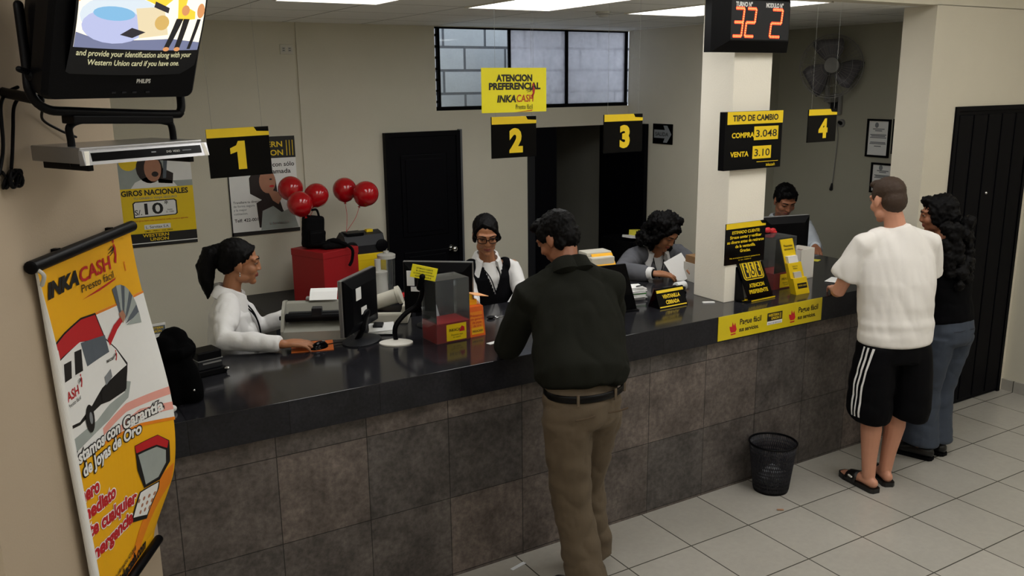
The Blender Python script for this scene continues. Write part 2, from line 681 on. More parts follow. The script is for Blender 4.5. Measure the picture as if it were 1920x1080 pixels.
# doors
def door(name, x0, x1, y, z1, frame, panels, knob, mfr):
    t = bpy.data.objects.new(name, None); COL.objects.link(t); t.location = ((x0 + x1) / 2, y, 0); t['kind'] = 'structure'
    hw = (x1 - x0) / 2
    bm = B(); bx(bm, -hw + frame, hw - frame, -.025, .02, 0.005, z1 - frame, .003)
    for (a, b, c, d) in panels:
        bx(bm, a, b, -.034, -.024, c, d, .008)
        bx(bm, a + .035, b - .035, -.042, -.03, c + .035, d - .035, .006)
    obj('door_leaf', bm, M_door, t)
    bm = B()
    bx(bm, -hw, -hw + frame, -.035, .03, 0, z1); bx(bm, hw - frame, hw, -.035, .03, 0, z1); bx(bm, -hw + frame, hw - frame, -.035, .03, z1 - frame, z1)
    obj('door_frame', bm, mfr, t)
    if knob:
        bm = B(); ell(bm, (knob[0], -.075, knob[1]), .026)
        tube(bm, [(knob[0], -.02, knob[1]), (knob[0], -.06, knob[1])], .012)
        lathe(bm, [(.03, 0), (.03, .008)], 16, M=Matrix.Translation((knob[0], -.024, knob[1])) @ Matrix.Rotation(pi / 2, 4, 'X'))
        obj('door_knob', bm, M_chrome, t, 40)
    return t


door('door_1', 2.695, 3.345, 2.985, 1.923, .035, [(-.2, .2, 1.1, 1.75), (-.2, .2, .15, .98)], (.225, .975), M_door)
bm = B(); bx(bm, 3.345, 3.37, 2.965, 3.0, 0, 1.93); struct('trim_2', bm, M_alu)
dd = door('door_2', 5.46, 6.345, .12, 2.104, .03, [], None, M_door)
bm = B()
for k in range(5):
    bx(bm, -.40 + .162 * k, -.40 + .162 * k + .15, -.033, -.022, .03, 2.05, .006)
obj('plank_facing', bm, M_door, dd)
bm = B(); tube(bm, [(-.03, -.04, 1.52), (-.03, -.03, 1.52)], .011); obj('peephole', bm, M_chrome, dd, 40)
# open black leaf lying against the partition and the passage frame
t = bpy.data.objects.new('door_3', None); COL.objects.link(t); t.location = (5.07, 2.70, 0); t['kind'] = 'structure'
bm = B(); bx(bm, -.03, .01, 0, .66, .01, 1.925, .003)
bx(bm, -.036, -.028, .1, .56, 1.1, 1.75, .006); bx(bm, -.036, -.028, .1, .56, .15, .98, .006)
obj('door_leaf', bm, M_door, t)
t = bpy.data.objects.new('door_4', None); COL.objects.link(t); t.location = (4.07, 3.02, 0); t['kind'] = 'structure'
bm = B(); bx(bm, .015, .255, .0, .04, .01, 1.91, .003); obj('door_leaf', bm, M_door, t)
bm = B(); bx(bm, -.06, .012, -.03, .1, 0, 1.915, .003); obj('door_frame', bm, M_dgrey, t)

# window strip, panes, and the block wall of the light shaft behind it
M_frost = bpy.data.materials.new('frosted_glass'); M_frost.use_nodes = True
nt = M_frost.node_tree; nt.nodes.remove(nt.nodes['Principled BSDF'])
out = [n for n in nt.nodes if n.type == 'OUTPUT_MATERIAL'][0]
tl = nt.nodes.new('ShaderNodeBsdfTranslucent'); tl.inputs[0].default_value = (.8, .78, .8, 1)
trn = nt.nodes.new('ShaderNodeBsdfTransparent'); trn.inputs[0].default_value = (.75, .75, .77, 1)
gls = nt.nodes.new('ShaderNodeBsdfGlossy'); gls.inputs['Roughness'].default_value = .25
nz = nt.nodes.new('ShaderNodeTexNoise'); nz.inputs['Scale'].default_value = 5
a = nt.nodes.new('ShaderNodeMixShader'); nt.links.new(nz.outputs['Fac'], a.inputs[0]); nt.links.new(tl.outputs[0], a.inputs[1]); nt.links.new(trn.outputs[0], a.inputs[2])
b2 = nt.nodes.new('ShaderNodeMixShader'); b2.inputs[0].default_value = .05; nt.links.new(a.outputs[0], b2.inputs[1]); nt.links.new(gls.outputs[0], b2.inputs[2])
nt.links.new(b2.outputs[0], out.inputs[0])
t = bpy.data.objects.new('window_1', None); COL.objects.link(t); t.location = (3.165, 3.03, 2.078); t['kind'] = 'structure'
W_, H_ = 1.92, .642
bm = B()
for x0, x1 in ((.03, .052), (.69, .702), (1.25, 1.275), (1.895, 1.92)):
    bx(bm, x0, x1, -.015, .02, 0, H_)
bx(bm, 0, W_, -.02, .02, 0, .03); bx(bm, 0, W_, -.015, .02, H_ - .012, H_)
obj('window_frame', bm, M_blackm, t)
bm = B()
for k in range(7):
    bx(bm, 0, .04, -.02, -.008, .06 + .085 * k, .078 + .085 * k)
obj('vent_louvre', bm, M_blackm, t)
bm = B(); bx(bm, .052, .69, 0, .005, .03, H_ - .012); obj('window_pane', bm, M_acr2, t)
bm = B(); bx(bm, .702, 1.25, 0, .005, .03, H_ - .012); obj('window_pane', bm, M_frost, t)
bm = B(); bx(bm, 1.275, 1.895, 0, .005, .03, H_ - .012); obj('window_pane', bm, M_frost, t)
M_block = tiles('block_wall', 'XZ', (.42, .2), (3.2, 2.0), .012, '#a9a8a8', '#9c9b9c', '#4c4c50', .9, (4, .1), (60, .1))
M_block.node_tree.nodes['Brick Texture'].offset = .5
bm = B(); bx(bm, 2.6, 5.9, 3.75, 3.8, 2.06, 3.6); struct('wall_outside', bm, M_block)

# ================================================================== LAMPS
M_diff = emit('lit_diffuser', (1, .99, .965), PANEL_TELLER)
M_diffh = emit('lit_diffuser_hall', (1, .985, .945), PANEL_HALL)


def ceiling_light(x0, x1, y0, y1, z, label, group, md):
    t = thing('ceiling_light', label, 'light', ((x0 + x1) / 2, (y0 + y1) / 2, z), 0, group)
    hx, hy = (x1 - x0) / 2, (y1 - y0) / 2
    bm = B(); bx(bm, -hx, hx, -hy, hy, -.004, -.001); obj('diffuser', bm, md, t)
    bm = B()
    for sx in (-1, 1):
        bx(bm, sx * hx - .008, sx * hx + .008, -hy - .008, hy + .008, -.008, 0)
        bx(bm, -hx, hx, sx * hy - .008, sx * hy + .008, -.008, 0)
    obj('frame', bm, M_white, t)
    return t


for x0, lb in ((1.43, 'fluorescent ceiling panel nearest the television, above window one'), (2.57, 'fluorescent ceiling panel in the middle, above the yellow hanging sign'), (3.755, 'fluorescent ceiling panel half hidden by the square column')):
    ceiling_light(x0, x0 + .58, .205, 1.37, 2.725, lb, 'ceiling panels over the tellers', M_diff)
for x0 in (-1.8, .5, 2.8, 5.0):
    for y0 in (-5.8, -3.9, -2.0):
        if x0 == .5 and y0 < -2.5 and y0 > -5:
            continue
        ceiling_light(x0, x0 + 1.2, y0, y0 + .6, 3.3, 'fluorescent panel in the ceiling of the customers\' hall', 'ceiling panels over the customers', M_diffh)
ceiling_light(3.0, 4.2, -1.35, -.75, 3.3, 'fluorescent panel in the hall ceiling in front of the square column', 'ceiling panels over the customers', M_diffh)

# ================================================================== COUNTER
t = thing('service_counter', 'long tiled service counter with a dark polished top', 'counter', (0, 0, 0))
bm = B(); bx(bm, .41, 5.17, 0, .16, 0, .985); obj('front_panel', bm, M_cfront, t)
bm = B()
bx(bm, .41, 5.17, -.03, .90, .985, CT, .003)
obj('countertop', bm, M_ctop, t)
bm = B(); bx(bm, .41, 5.17, -.0305, 0.0, .90, 1.0405); obj('apron', bm, M_apron, t)
for x in (.43, 1.75, 3.0, 4.2, 5.1):
    bm = B(); bx(bm, x, x + .04, .16, .86, 0, .985); obj('support_panel', bm, M_blackm, t)
# square column standing on the counter
bm = B(); bx(bm, 3.57, 3.86, .19, .44, CT, 2.725, .004); struct('wall_column', bm, mat('column_paint', '#f5efe0', .7, .03, 6, .08, bscale=120))

# ================================================================== HANGING WINDOW SIGNS


def wires(t, xs, z0, z1, y=0):
    for x in xs:
        bm = B(); tube(bm, [(x, y, z0), (x, y, z1)], .0005, seg=5, rnd=False); obj('nylon_thread', bm, M_thread, t)


M_thread = mat('nylon', '#8f8f8a', .6, spec=.1)


def number_sign(n, xc, zt, label, tilt=0, sz=(.238, .186), thread=True):
    t = thing('window_number_sign', label, 'sign', (xc, .1, zt), 0, None, (0, radians(tilt), 0))
    w_, h_ = sz
    bm = B(); bx(bm, -w_ / 2, w_ / 2, -.004, .004, -h_, 0, .001); obj('panel', bm, M_blackg, t)
    F = Flat()
    F.poly([(-w_ / 2, -.034), (w_ / 2, -.034), (w_ / 2, -.019), (.3 * w_, -.016), (.26 * w_, 0.0), (-w_ / 2, 0.0)], M_yellow, 1)
    if n == '1':
        F.poly([(.022, -h_ + .028), (.022, -.05), (-.004, -.05), (-.012, -.066), (-.036, -.076), (-.036, -.098), (-.010, -.09), (-.010, -h_ + .028)], M_yellow, 2)
    else:
        F.text(n, .008, -h_ + .03, .138, M_yellow, .95, .06)
    F.build('lettering', t, -.004)
    if thread:
        wires(t, (-w_ * .4, w_ * .4), -.002, 2.723 - zt)
    return t


number_sign('1', .873, 2.131, 'black hanging sign with yellow 1, nearest the television', -1.2)
number_sign('2', 2.117, 2.139, 'black hanging sign with yellow 2, just below the bright yellow sign')
number_sign('3', 2.747, 2.132, 'black hanging sign with yellow 3, above the woman in the grey jacket')
number_sign('4', 4.194, 2.121, 'black hanging sign with yellow 4, in front of the wall fan')
t = thing('hanging_sign', 'bright yellow hanging sign reading ATENCION PREFERENCIAL with runner emblem', 'sign', (2.121, .098, 2.353))
bm = B(); bx(bm, -.17, .17, -.003, .003, -.196, 0); obj('panel', bm, M_yellow2, t)
F = Flat()
F.text('ATENCION', 0, -.058, .04, M_ink, 1, .045, width=.19)
F.text('PREFERENCIAL', 0, -.094, .04, M_ink, 1, .045, width=.272)
logo(F, .012, -.15, .215)
F.build('lettering', t, -.003)
wires(t, (-.1, .1), -.002, 2.723 - 2.353)

# SALIDA arrow on the partition
t = thing('exit_sign', 'small black SALIDA arrow sign on the wall beside the passage', 'sign', (5.083, 2.513, 1.845), -pi / 2)
bm = B(); bx(bm, -.128, .128, -.004, 0.001, -.086, .086); obj('panel', bm, M_blackg, t)
F = Flat()
F.poly([(-.11, -.035), (.03, -.035), (.01, -.072), (.06, -.072), (.115, 0), (.06, .072), (.01, .072), (.03, .035), (-.11, .035)], M_inkg, 1)
F.text('SALIDA', -.01, -.017, .045, M_ink, 1, .02, width=.17)
F.build('lettering', t, -.004)

# ================================================================== COLUMN SIGNS
t = thing('queue_display', 'black LED queue display showing turn 32 and module 2, high on the column', 'display', (3.628, .19, 2.565))
bm = B()
o_, i_ = [(-.285, -.132), (.285, -.132), (.285, .15), (-.285, .15)], [(-.19, -.075), (.25, -.075), (.25, .135), (-.19, .135)]
loft(bm, [[Vector((x, -.002, z)) for x, z in o_], [Vector((x, -.05, z)) for x, z in o_], [Vector((x, -.09, z)) for x, z in i_]])
obj('housing', bm, M_black, t)
F = Flat()
F.rect(-.185, .245, -.068, .13, M_dgrey, 1)
F.text('TURNO N\u00b0', -.095, .098, .032, M_paper, 1, .04, width=.12, h=2)
F.text('MODULO N\u00b0', .13, .098, .032, M_paper, 1, .04, width=.13, h=2)
F.build('window', t, -.09)
M_led = emit('led_red', (1, .06, .015), 3.2)
M_led2 = emit('led_red_core', (1, .25, .08), 4.0)
F = Flat()
SEG = {'3': 'abgcd', '2': 'abged'}


def seg7(ch, x, z, w_, h_, sh=.12):
    pt = dict(a=((0, h_), (w_, h_)), g=((0, h_ / 2), (w_, h_ / 2)), d=((0, 0), (w_, 0)), b=((w_, h_), (w_, h_ / 2)), c=((w_, h_ / 2), (w_, 0)), e=((0, h_ / 2), (0, 0)), f=((0, h_), (0, h_ / 2)))
    for s in SEG[ch]:
        (x0, z0), (x1, z1) = pt[s]
        k = 6
        for q in range(k):
            u = (q + .5) / k
            px_, pz_ = x0 + (x1 - x0) * u, z0 + (z1 - z0) * u
            F.disc(x + px_ + sh * pz_, z + pz_, .0072, .0088, M_led, 1, n=8)
            F.disc(x + px_ + sh * pz_, z + pz_, .0028, .0035, M_led2, 2, n=6)


for ch, xx, ww in (('3', -.17, .06), ('2', -.085, .062), ('2', .10, .075)):
    F = Flat(); seg7(ch, xx, -.052, ww, .14); F.build('led_digit', t, -.0915)

t = thing('exchange_rate_board', 'black exchange rate board with yellow TIPO DE CAMBIO header on the column', 'sign', (3.698, .19, 1.963))
bm = B(); bx(bm, -.222, .222, -.045, -.003, -.158, .158, .003); obj('panel', bm, M_black, t)
F = Flat()
F.rect(-.205, .222, .09, .158, M_yellow, 1)
F.text('TIPO DE CAMBIO', .01, .108, .044, M_ink, 1, .035, width=.35)
F.text('COMPRA', -.085, .018, .038, M_yellow, 1, .035, width=.17)
F.text('VENTA', -.105, -.085, .038, M_yellow, 1, .035, width=.14)
F.rect(.0, .19, .0, .075, M_yellow, 1)
F.text('3.048', .095, .017, .055, M_ink, 1, .012, width=.165)
F.rect(-.005, .14, -.103, -.032, M_yellow, 1)
F.text('3.10', .068, -.088, .055, M_ink, 1, .012, width=.12)
F.rect(.03, .2, -.122, -.119, M_yellow, 1)
F.text('inkacash', .14, -.147, .024, M_yellow, 1, .01, width=.07)
F.build('lettering', t, -.045)

t = thing('customer_notice', 'black ESTIMADO CLIENTE notice with yellow top strip low on the column', 'sign', (3.713, .19, 1.38))
bm = B(); bx(bm, -.156, .156, -.008, -.001, -.118, .12); obj('panel', bm, M_blackg, t)
F = Flat()
F.poly([(-.156, .088), (.156, .088), (.156, .10), (.125, .103), (.11, .12), (-.156, .12)], M_yellow, 1)
for k, (s, w2) in enumerate((('ESTIMADO CLIENTE:', .22), ('Sirvase contar y verificar', .25), ('su dinero antes de retirarse', .29), ('de la ventanilla.', .16), ('Gracias.', .085))):
    F.text(s, 0, .058 - .027 * k, .024, M_yellow, 1, .03, width=w2)
for k in range(2):
    F.text('No se aceptaran reclamos posteriores' if k == 0 else 'a su retiro', 0, -.085 - .014 * k, .012, M_yellow, 1, 0, width=.24 if k == 0 else .1)
F.build('lettering', t, -.008)

t = thing('apron_sign', 'long yellow Pague facil sign on the edge of the counter', 'sign', (3.727, -.0305, .976))
bm = B(); bx(bm, -.412, .412, -.004, -.0005, -.068, .068); obj('panel', bm, mat('yellow_vinyl', '#d8c214', .35, .04), t)
F = Flat()
for xo in (-.2, .265):
    F.text('Pague f\u00e1cil', xo + .03, .004, .045, M_ink, 1, .02, width=.165)
    F.text('sus servicios.', xo + .02, -.036, .034, M_ink, 1, .025, width=.15)
    x, z = xo - .1, -.008
    F.poly([(x - .025, z - .01), (x - .03, z + .012), (x - .012, z + .008), (x - .008, z + .035), (x + .004, z + .012), (x + .012, z + .03), (x + .02, z + .005), (x + .026, z - .012), (x + .016, z - .025), (x - .016, z - .025)], M_redp)
    F.poly([(x - .02, z - .033), (x + .02, z - .03), (x + .018, z - .038), (x - .014, z - .04)], M_redp)
wu(F, .02, .012, .12)
F.rect(-.04, .08, -.033, -.013, M_paper, 2)
F.text('PAGO DE SERVICIOS', .02, -.03, .014, M_ink, 1, 0, width=.105, h=3)
F.build('lettering', t, -.004)

# ================================================================== BACK WALL
t = thing('wall_outlet', 'ivory double wall outlet high on the back wall', 'outlet', (2.073, 2.999, 2.537))
t.location.x = 1.99
bm = B(); bx(bm, -.048, .048, -.008, 0.001, -.034, .034, .003); obj('cover_plate', bm, M_cream, t)
bm = B()
for sx in (-.022, .022):
    bx(bm, sx - .014, sx + .014, -.0095, -.007, -.018, .018, .001)
obj('socket', bm, M_lgrey, t)
bm = B()
for sx in (-.022, .022):
    for dz in (-.007, .007):
        bx(bm, sx - .009, sx + .006, -.0102, -.009, dz - .002, dz + .002)
obj('slot', bm, M_black, t)

# poster with the laughing caller
t = thing('poster', 'yellow GIROS NACIONALES poster with a laughing caller, behind the banner', 'poster', (1.012, 2.998, 1.512))
bm = B(); bx(bm, -.25, .25, -.006, 0, -.29, .33); obj('sheet', bm, M_yellow, t)
F = Flat()
F.rect(-.25, .25, .11, .33, M_pgrey, 1)
F.rect(.08, .25, .15, .33, M_paper, 2)
F.disc(-.15, .29, .06, .06, M_yellow, 2)
F.poly([(-.15, .11), (-.12, .15), (-.03, .19), (.03, .17), (.12, .15), (.15, .11)], M_paper, 3)
F.disc(-.02, .24, .085, .1, M_hairp, 3)
F.disc(.0, .235, .055, .085, M_skinp, 4)
F.disc(.012, .2, .022, .018, M_hairp, 5)
F.poly([(.03, .14), (.12, .13), (.13, .2), (.06, .24), (.02, .2)], M_hairp, 3)
F.poly([(.06, .17), (.08, .17), (.1, .3), (.075, .31)], M_pgrey2, 5)
F.text('GIROS NACIONALES', .0, .062, .05, M_ink, 1, .035, width=.43)
F.text('TU DINERO VIAJA SEGURO', .0, .035, .02, M_inkg, 1, .008, width=.28)
F.poly([(-.15, -.09), (.12, -.085), (.135, -.075), (.135, .015), (.12, .026), (-.135, .022), (-.15, .01)], M_ink, 1)
F.poly([(-.142, -.083), (.118, -.079), (.126, -.07), (.126, .01), (.116, .019), (-.132, .015), (-.142, .005)], M_paper, 2)
F.text('S/.', -.118, -.07, .05, M_ink, 1, .01, width=.045, h=3)
F.text('10', -.03, -.068, .105, M_ink, 1, .02, width=.12, h=3)
F.text('*', .065, -.025, .06, M_ink, 1, .01, h=3)
F.text('hasta\nS/. 1000', .085, -.05, .016, M_ink, 1, 0, h=3)
F.text('*Valido para giros hasta esta cantidad en todas nuestras agencias', 0, -.115, .016, M_redp, 1, 0, width=.4)
F.rect(-.09, .08, -.172, -.14, M_paper, 2)
F.text('L. Servitax S.A.', -.005, -.165, .024, M_ink, 1, .006, width=.15, h=3)
F.text('LIMA - PERU - CEL 0800', 0, -.19, .015, M_ink, 1, .005, width=.18)
F.rect(-.25, .25, -.262, -.198, M_ink, 1)
F.rect(-.25, .25, -.268, -.262, M_paper, 1)
F.rect(-.25, .25, -.29, -.268, M_ink, 1)
F.text('WESTERN', -.02, -.224, .03, M_yellow, 1, .02, width=.17)
F.text('UNION', .0, -.252, .03, M_yellow, 1, .02, width=.12)
F.build('artwork', t, -.006)

t = thing('poster', 'white poster of a woman holding her cheek, behind sign 1 and the balloons', 'poster', (1.752, 2.998, 1.582))
bm = B(); bx(bm, -.25, .25, -.006, 0, -.35, .35); obj('sheet', bm, M_paper, t)
F = Flat()
F.rect(-.25, .25, .195, .35, M_ink, 1)
F.text('WESTERN', .02, .275, .055, M_yellow, 1, .02, width=.28)
F.text('UNION', .06, .215, .055, M_yellow, 1, .02, width=.2)
for k in range(3):
    F.rect(.185 + .022 * k, .19 + .022 * k, .21, .32, M_yellow, 2)
F.text('Env\u00eda con s\u00f3lo', .1, .135, .045, M_ink, 1, .015, width=.27)
F.text('una llamada', .08, .085, .045, M_ink, 1, .015, width=.25)
F.poly([(-.05, -.30), (-.06, -.12), (-.02, -.1), (-.1, -.05), (-.1, .06), (-.06, .12), (.0, .14), (.06, .12), (.09, .04), (.1, -.06), (.13, -.18), (.2, -.32)], M_hairp, 1)
F.disc(.03, .03, .06, .085, M_skinp, 2)
F.poly([(.02, -.02), (.1, -.05), (.14, -.01), (.15, -.06), (.1, -.14), (.06, -.11)], M_skinp, 3)
F.poly([(-.04, -.32), (-.02, -.18), (.06, -.15), (.12, -.2), (.2, -.17), (.24, -.32)], M_pgrey, 2)
F.disc(.055, .045, .01, .006, M_hairp, 4)
F.disc(.06, -.005, .018, .008, M_redp, 4)
for k in range(4):
    F.text(('Transfiere tu dinero', 'de forma segura', 'y la mejor', 'cotizacion.')[k], -.225, -.115 - .027 * k, .023, M_inkg if k else M_ink, 1, .006, align='LEFT')
F.text('Telf: 422-0018', -.225, -.248, .032, M_ink, 1, .015, align='LEFT', width=.19)
F.text('L. Servitax S.A.', .1, -.285, .026, M_redp, 1, .0, width=.15)
F.rect(-.25, .25, -.35, -.322, M_ink, 1)
F.rect(-.25, -.24, -.35, .195, M_ink, 1)
F.build('artwork', t, -.006)

# back desk with the clutter
t = thing('back_desk', 'low dark desk along the back wall behind the tellers', 'desk', (2.08, 2.52, 0))
bm = B(); bx(bm, -.55, .5, -.33, .44, .77, .80, .003); obj('desk_top', bm, M_dgrey, t)
for sx in (-.53, .45):
    bm = B(); bx(bm, sx, sx + .03, -.31, .42, 0, .77); obj('side_panel', bm, M_dgrey, t)
bm = B(); bx(bm, -.5, .45, .38, .4, .1, .77); obj('back_panel', bm, M_dgrey, t)

t = thing('red_carton', 'large red box standing on the back desk under the backpack', 'box', (1.93, 2.30, .80), radians(22))
bm = B(); bx(bm, 0.0, .32, 0, .33, 0, .375, .004); obj('body', bm, M_redcloth, t)
bm = B(); bx(bm, -.003, .323, -.003, .333, .33, .378, .004); obj('lid', bm, M_redcloth, t)

# backpack
t = thing('backpack', 'small black backpack on top of the large red box', 'bag', (1.98, 2.47, 1.178))
bm = B()
box(bm, (-.045, .05, .115), (.15, .10, .225), .03, Matrix.Rotation(-.10, 4, 'X') @ Matrix.Rotation(.10, 4, 'Y'))
box(bm, (-.04, -.012, .075), (.12, .05, .12), .02, Matrix.Rotation(.10, 4, 'Y'))
box(bm, (.08, -.02, .022), (.17, .13, .04), .015)
ell(bm, (.04, -.06, .025), (.06, .03, .025)); ell(bm, (.10, .03, .03), (.06, .04, .03))
organic('pack_body', bm, M_blackm, t, .007, 2, wrinkle(.003, 16, 16, 16))
bm = B(); bx(bm, -.085, -.005, -.04, -.036, .05, .12, .002); obj('front_pocket', bm, M_black, t)
bm = B(); tube(bm, spline([(-.075, .05, .21), (-.065, .05, .262), (-.03, .05, .268), (.0, .05, .262), (.015, .05, .20)]), (.008), seg=8); obj('carry_handle', bm, M_blackm, t, True)
bm = B(); tube(bm, spline([(.05, -.06, .06), (.12, -.1, .04), (.17, -.14, .0), (.165, -.145, -.07), (.145, -.145, -.11)]), [(.011, .004)] * 25, seg=8); obj('shoulder_strap', bm, M_blackm, t, True)

t = thing('radio_recorder', 'black radio cassette player on the yellow box by the balloons', 'radio', (2.33, 2.62, 1.097), 0)
bm = B()
loft(bm, [[Vector((x, y, z)) for y, z in ((-.1, 0), (.1, 0), (.1, .1), (.03, .15), (-.06, .13), (-.1, .06))] for x in (-.15, .15)])
obj('case', bm, M_dgrey, t)
bm = B(); bx(bm, -.13, .0, -.07, .05, .13, .152, .004, 0); obj('cassette_lid', bm, M_black, t)
for sx in (-.11, .12):
    bm = B(); lathe(bm, [(.045, 0), (.045, .01), (.03, .014)], 20, M=Matrix.Translation((sx, -.1, .05)) @ Matrix.Rotation(pi / 2, 4, 'X')); obj('speaker_grille', bm, M_black, t, 40)
bm = B(); bx(bm, .04, .09, -.02, .02, .14, .16, .003); obj('knob', bm, M_yellow, t)

t = thing('yellow_carton', 'yellow box on the back desk under the radio', 'box', (2.355, 2.62, .80), 0)
bm = B(); bx(bm, -.12, .12, -.11, .11, 0, .296, .003); obj('body', bm, M_yellow, t)
bm = B(); bx(bm, -.122, .122, -.112, .112, .25, .2965, .003); obj('lid', bm, M_yellow, t)

# food processor / blender
t = thing('food_processor', 'white food processor with clear jug on the back desk', 'appliance', (2.36, 2.30, .80))
bm = B(); lathe(bm, [(.0, 0), (.062, 0), (.062, .03), (.055, .15), (.055, .20), (.058, .205), (.058, .215), (.02, .22)], 28, (-.05, -.05, 0)); obj('motor_base', bm, M_lgrey, t, 35)
bm = B(); lathe(bm, [(.052, .04), (.056, .045), (.062, .29), (.06, .29), (.052, .05)], 28, (.045, .04, 0)); obj('jug', bm, M_acr, t, 35)
bm = B(); lathe(bm, [(.0, 0), (.05, 0), (.05, .04), (0, .045)], 24, (.045, .04, 0)); obj('jug_base', bm, M_lgrey, t, 35)
bm = B(); lathe(bm, [(.064, .285), (.066, .31), (.05, .318), (.02, .32), (.02, .335), (.0, .336)], 28, (.045, .04, 0)); obj('jug_lid', bm, M_lgrey, t, 35)
bm = B(); lathe(bm, [(.022, .215), (.022, .30), (0, .302)], 18, (-.055, -.04, 0)); obj('feed_tube', bm, M_lgrey, t, 35)

t = thing('red_tray', 'small red dish beside the food processor', 'tray', (2.50, 2.26, .80))
bm = B(); lathe(bm, [(0, 0), (.06, 0), (.075, .02), (.07, .02), (.055, .006), (0, .006)], 24); obj('dish', bm, M_red, t, 35)

# balloons
M_ball = mat('balloon_rubber', '#b01018', .12, .05, 8, coat=.3)


def balloon(c, r, tie, label, group):
    t = thing('balloon', label, 'balloon', c, 0, group)
    d = (Vector(tie) - Vector(c)).normalized()
    q = Vector((0, 0, -1)).rotation_difference(d).to_matrix().to_4x4()
    bm = B(); lathe(bm, [(.0, -r * 1.13), (r * .12, -r * 1.1), (r * .5, -r * .93)] + [(r * cos(radians(a)), r * sin(radians(a)) * (1.0)) for a in range(-50, 90, 10)] + [(.0, r)], 28, M=q)
    obj('skin', bm, M_ball, t, True)
    bm = B(); lathe(bm, [(.012, -r * 1.22), (.004, -r * 1.15), (.008, -r * 1.1)], 12, M=q); obj('knot', bm, M_ball, t, True)
    bm = B(); e = Vector(tie) - Vector(c)
    tube(bm, spline([d * r * 1.2, e * .6 + Vector((.01, 0, -.01)), e]), .0018, seg=5); obj('string', bm, M_red, t)


tl_ = (1.90, 2.50, 1.38)
balloon((1.867, 2.72, 1.580), .088, tl_, 'red balloon at upper left, beside the face on the white poster', 'red balloons')
balloon((1.856, 2.50, 1.497), .086, tl_, 'lowest red balloon, just above the black backpack', 'red balloons')
balloon((2.010, 2.60, 1.535), .085, tl_, 'red balloon on the right of the bunch above the backpack', 'red balloons')
tr_ = (2.20, 2.56, 1.262)
balloon((2.242, 2.66, 1.553), .086, tr_, 'red balloon on the left of the pair over the radio', 'red balloons')
balloon((2.339, 2.50, 1.532), .090, tr_, 'red balloon on the right of the pair over the radio, nearest the door', 'red balloons')

# ================================================================== BOOTH WALL (right)
t = thing('wall_fan', 'grey wall fan with wire guard on the right wall', 'fan', (6.398, 1.785, 2.385), -pi / 2)
t.scale = (1.2, 1.1, 1.2)
M_fan = mat('fan_grey', '#8b8a88', .5, .04)
M_fanb = mat('fan_blade', '#67656c', .4, .04)
bm = B(); bx(bm, -.05, .05, -.03, 0, -.33, -.18, .008)
bx(bm, -.03, .03, -.12, -.02, -.24, -.2, .006)
tube(bm, spline([(0, -.1, -.23), (0, -.14, -.12), (0, -.10, 0)]), .018, seg=10)
lathe(bm, [(0, 0), (.05, 0), (.055, .06), (.03, .1), (0, .1)], 24, M=Matrix.Translation((0, -.05, 0)) @ Matrix.Rotation(pi / 2, 4, 'X'))
obj('wall_bracket', bm, M_fan, t, 35)
bm = B(); bx(bm, -.03, .03, -.036, -.03, -.31, -.22, .001); obj('control_panel', bm, M_dgrey, t)
bm = B()
RX = Matrix.Rotation(pi / 2, 4, 'X')
for rr, y in ((.215, -.2), (.2, -.24), (.14, -.27), (.07, -.28), (.2, -.16), (.12, -.13)):
    tube(bm, [(rr * cos(2 * pi * k / 36), y, rr * sin(2 * pi * k / 36)) for k in range(36)], .0035 if rr > .21 else .0015, (0, 1, 0), 5, closed=True)
for k in range(40):
    a = 2 * pi * k / 40
    tube(bm, [(.05 * cos(a), -.283, .05 * sin(a)), (.14 * cos(a), -.27, .14 * sin(a)), (.2 * cos(a), -.24, .2 * sin(a)), (.215 * cos(a), -.2, .215 * sin(a)), (.2 * cos(a), -.16, .2 * sin(a)), (.05 * cos(a), -.12, .05 * sin(a))], .0011, seg=4, rnd=False)
obj('wire_guard', bm, M_fan, t)
bm = B(); lathe(bm, [(0, 0), (.052, 0), (.05, .012), (0, .016)], 28, M=Matrix.Translation((0, -.278, 0)) @ RX); obj('guard_badge', bm, M_fan, t, 35)
bm = B(); lathe(bm, [(.035, 0), (.035, .05), (.02, .06), (0, .06)], 20, M=Matrix.Translation((0, -.16, 0)) @ RX)
obj('hub', bm, M_fan, t, 35)
for k in range(3):
    bm = B()
    rings = []
    for i in range(7):
        rr = .03 + .155 * i / 6
        hw = (.03 + .075 * sin(pi * min(1, i / 6 * .62)))
        rings.append([Vector((rr + (.02 if s else 0) * 0, -.19 + s * (.02), s * hw + .03 * i / 6)) for s in (-1, -.5, 0, .5, 1)])
    q = Matrix.Rotation(2 * pi * k / 3 + .5, 4, 'Y')
    loft(bm, [[q @ v for v in r] for r in rings], cap=False, close=False)
    bl = obj('blade', bm, M_fanb, t, True)
    sd = bl.modifiers.new('s', 'SOLIDIFY'); sd.thickness = .003
FR = Matrix.Translation((0, -.1, 0)) @ Matrix.Rotation(radians(38), 4, 'Z') @ Matrix.Rotation(radians(-4), 4, 'X') @ Matrix.Translation((0, .1, 0))
for o in t.children:                       # the head is swung towards the counter
    if o.name.split('.')[0] in ('wire_guard', 'guard_badge', 'hub', 'blade'):
        o.matrix_local = FR


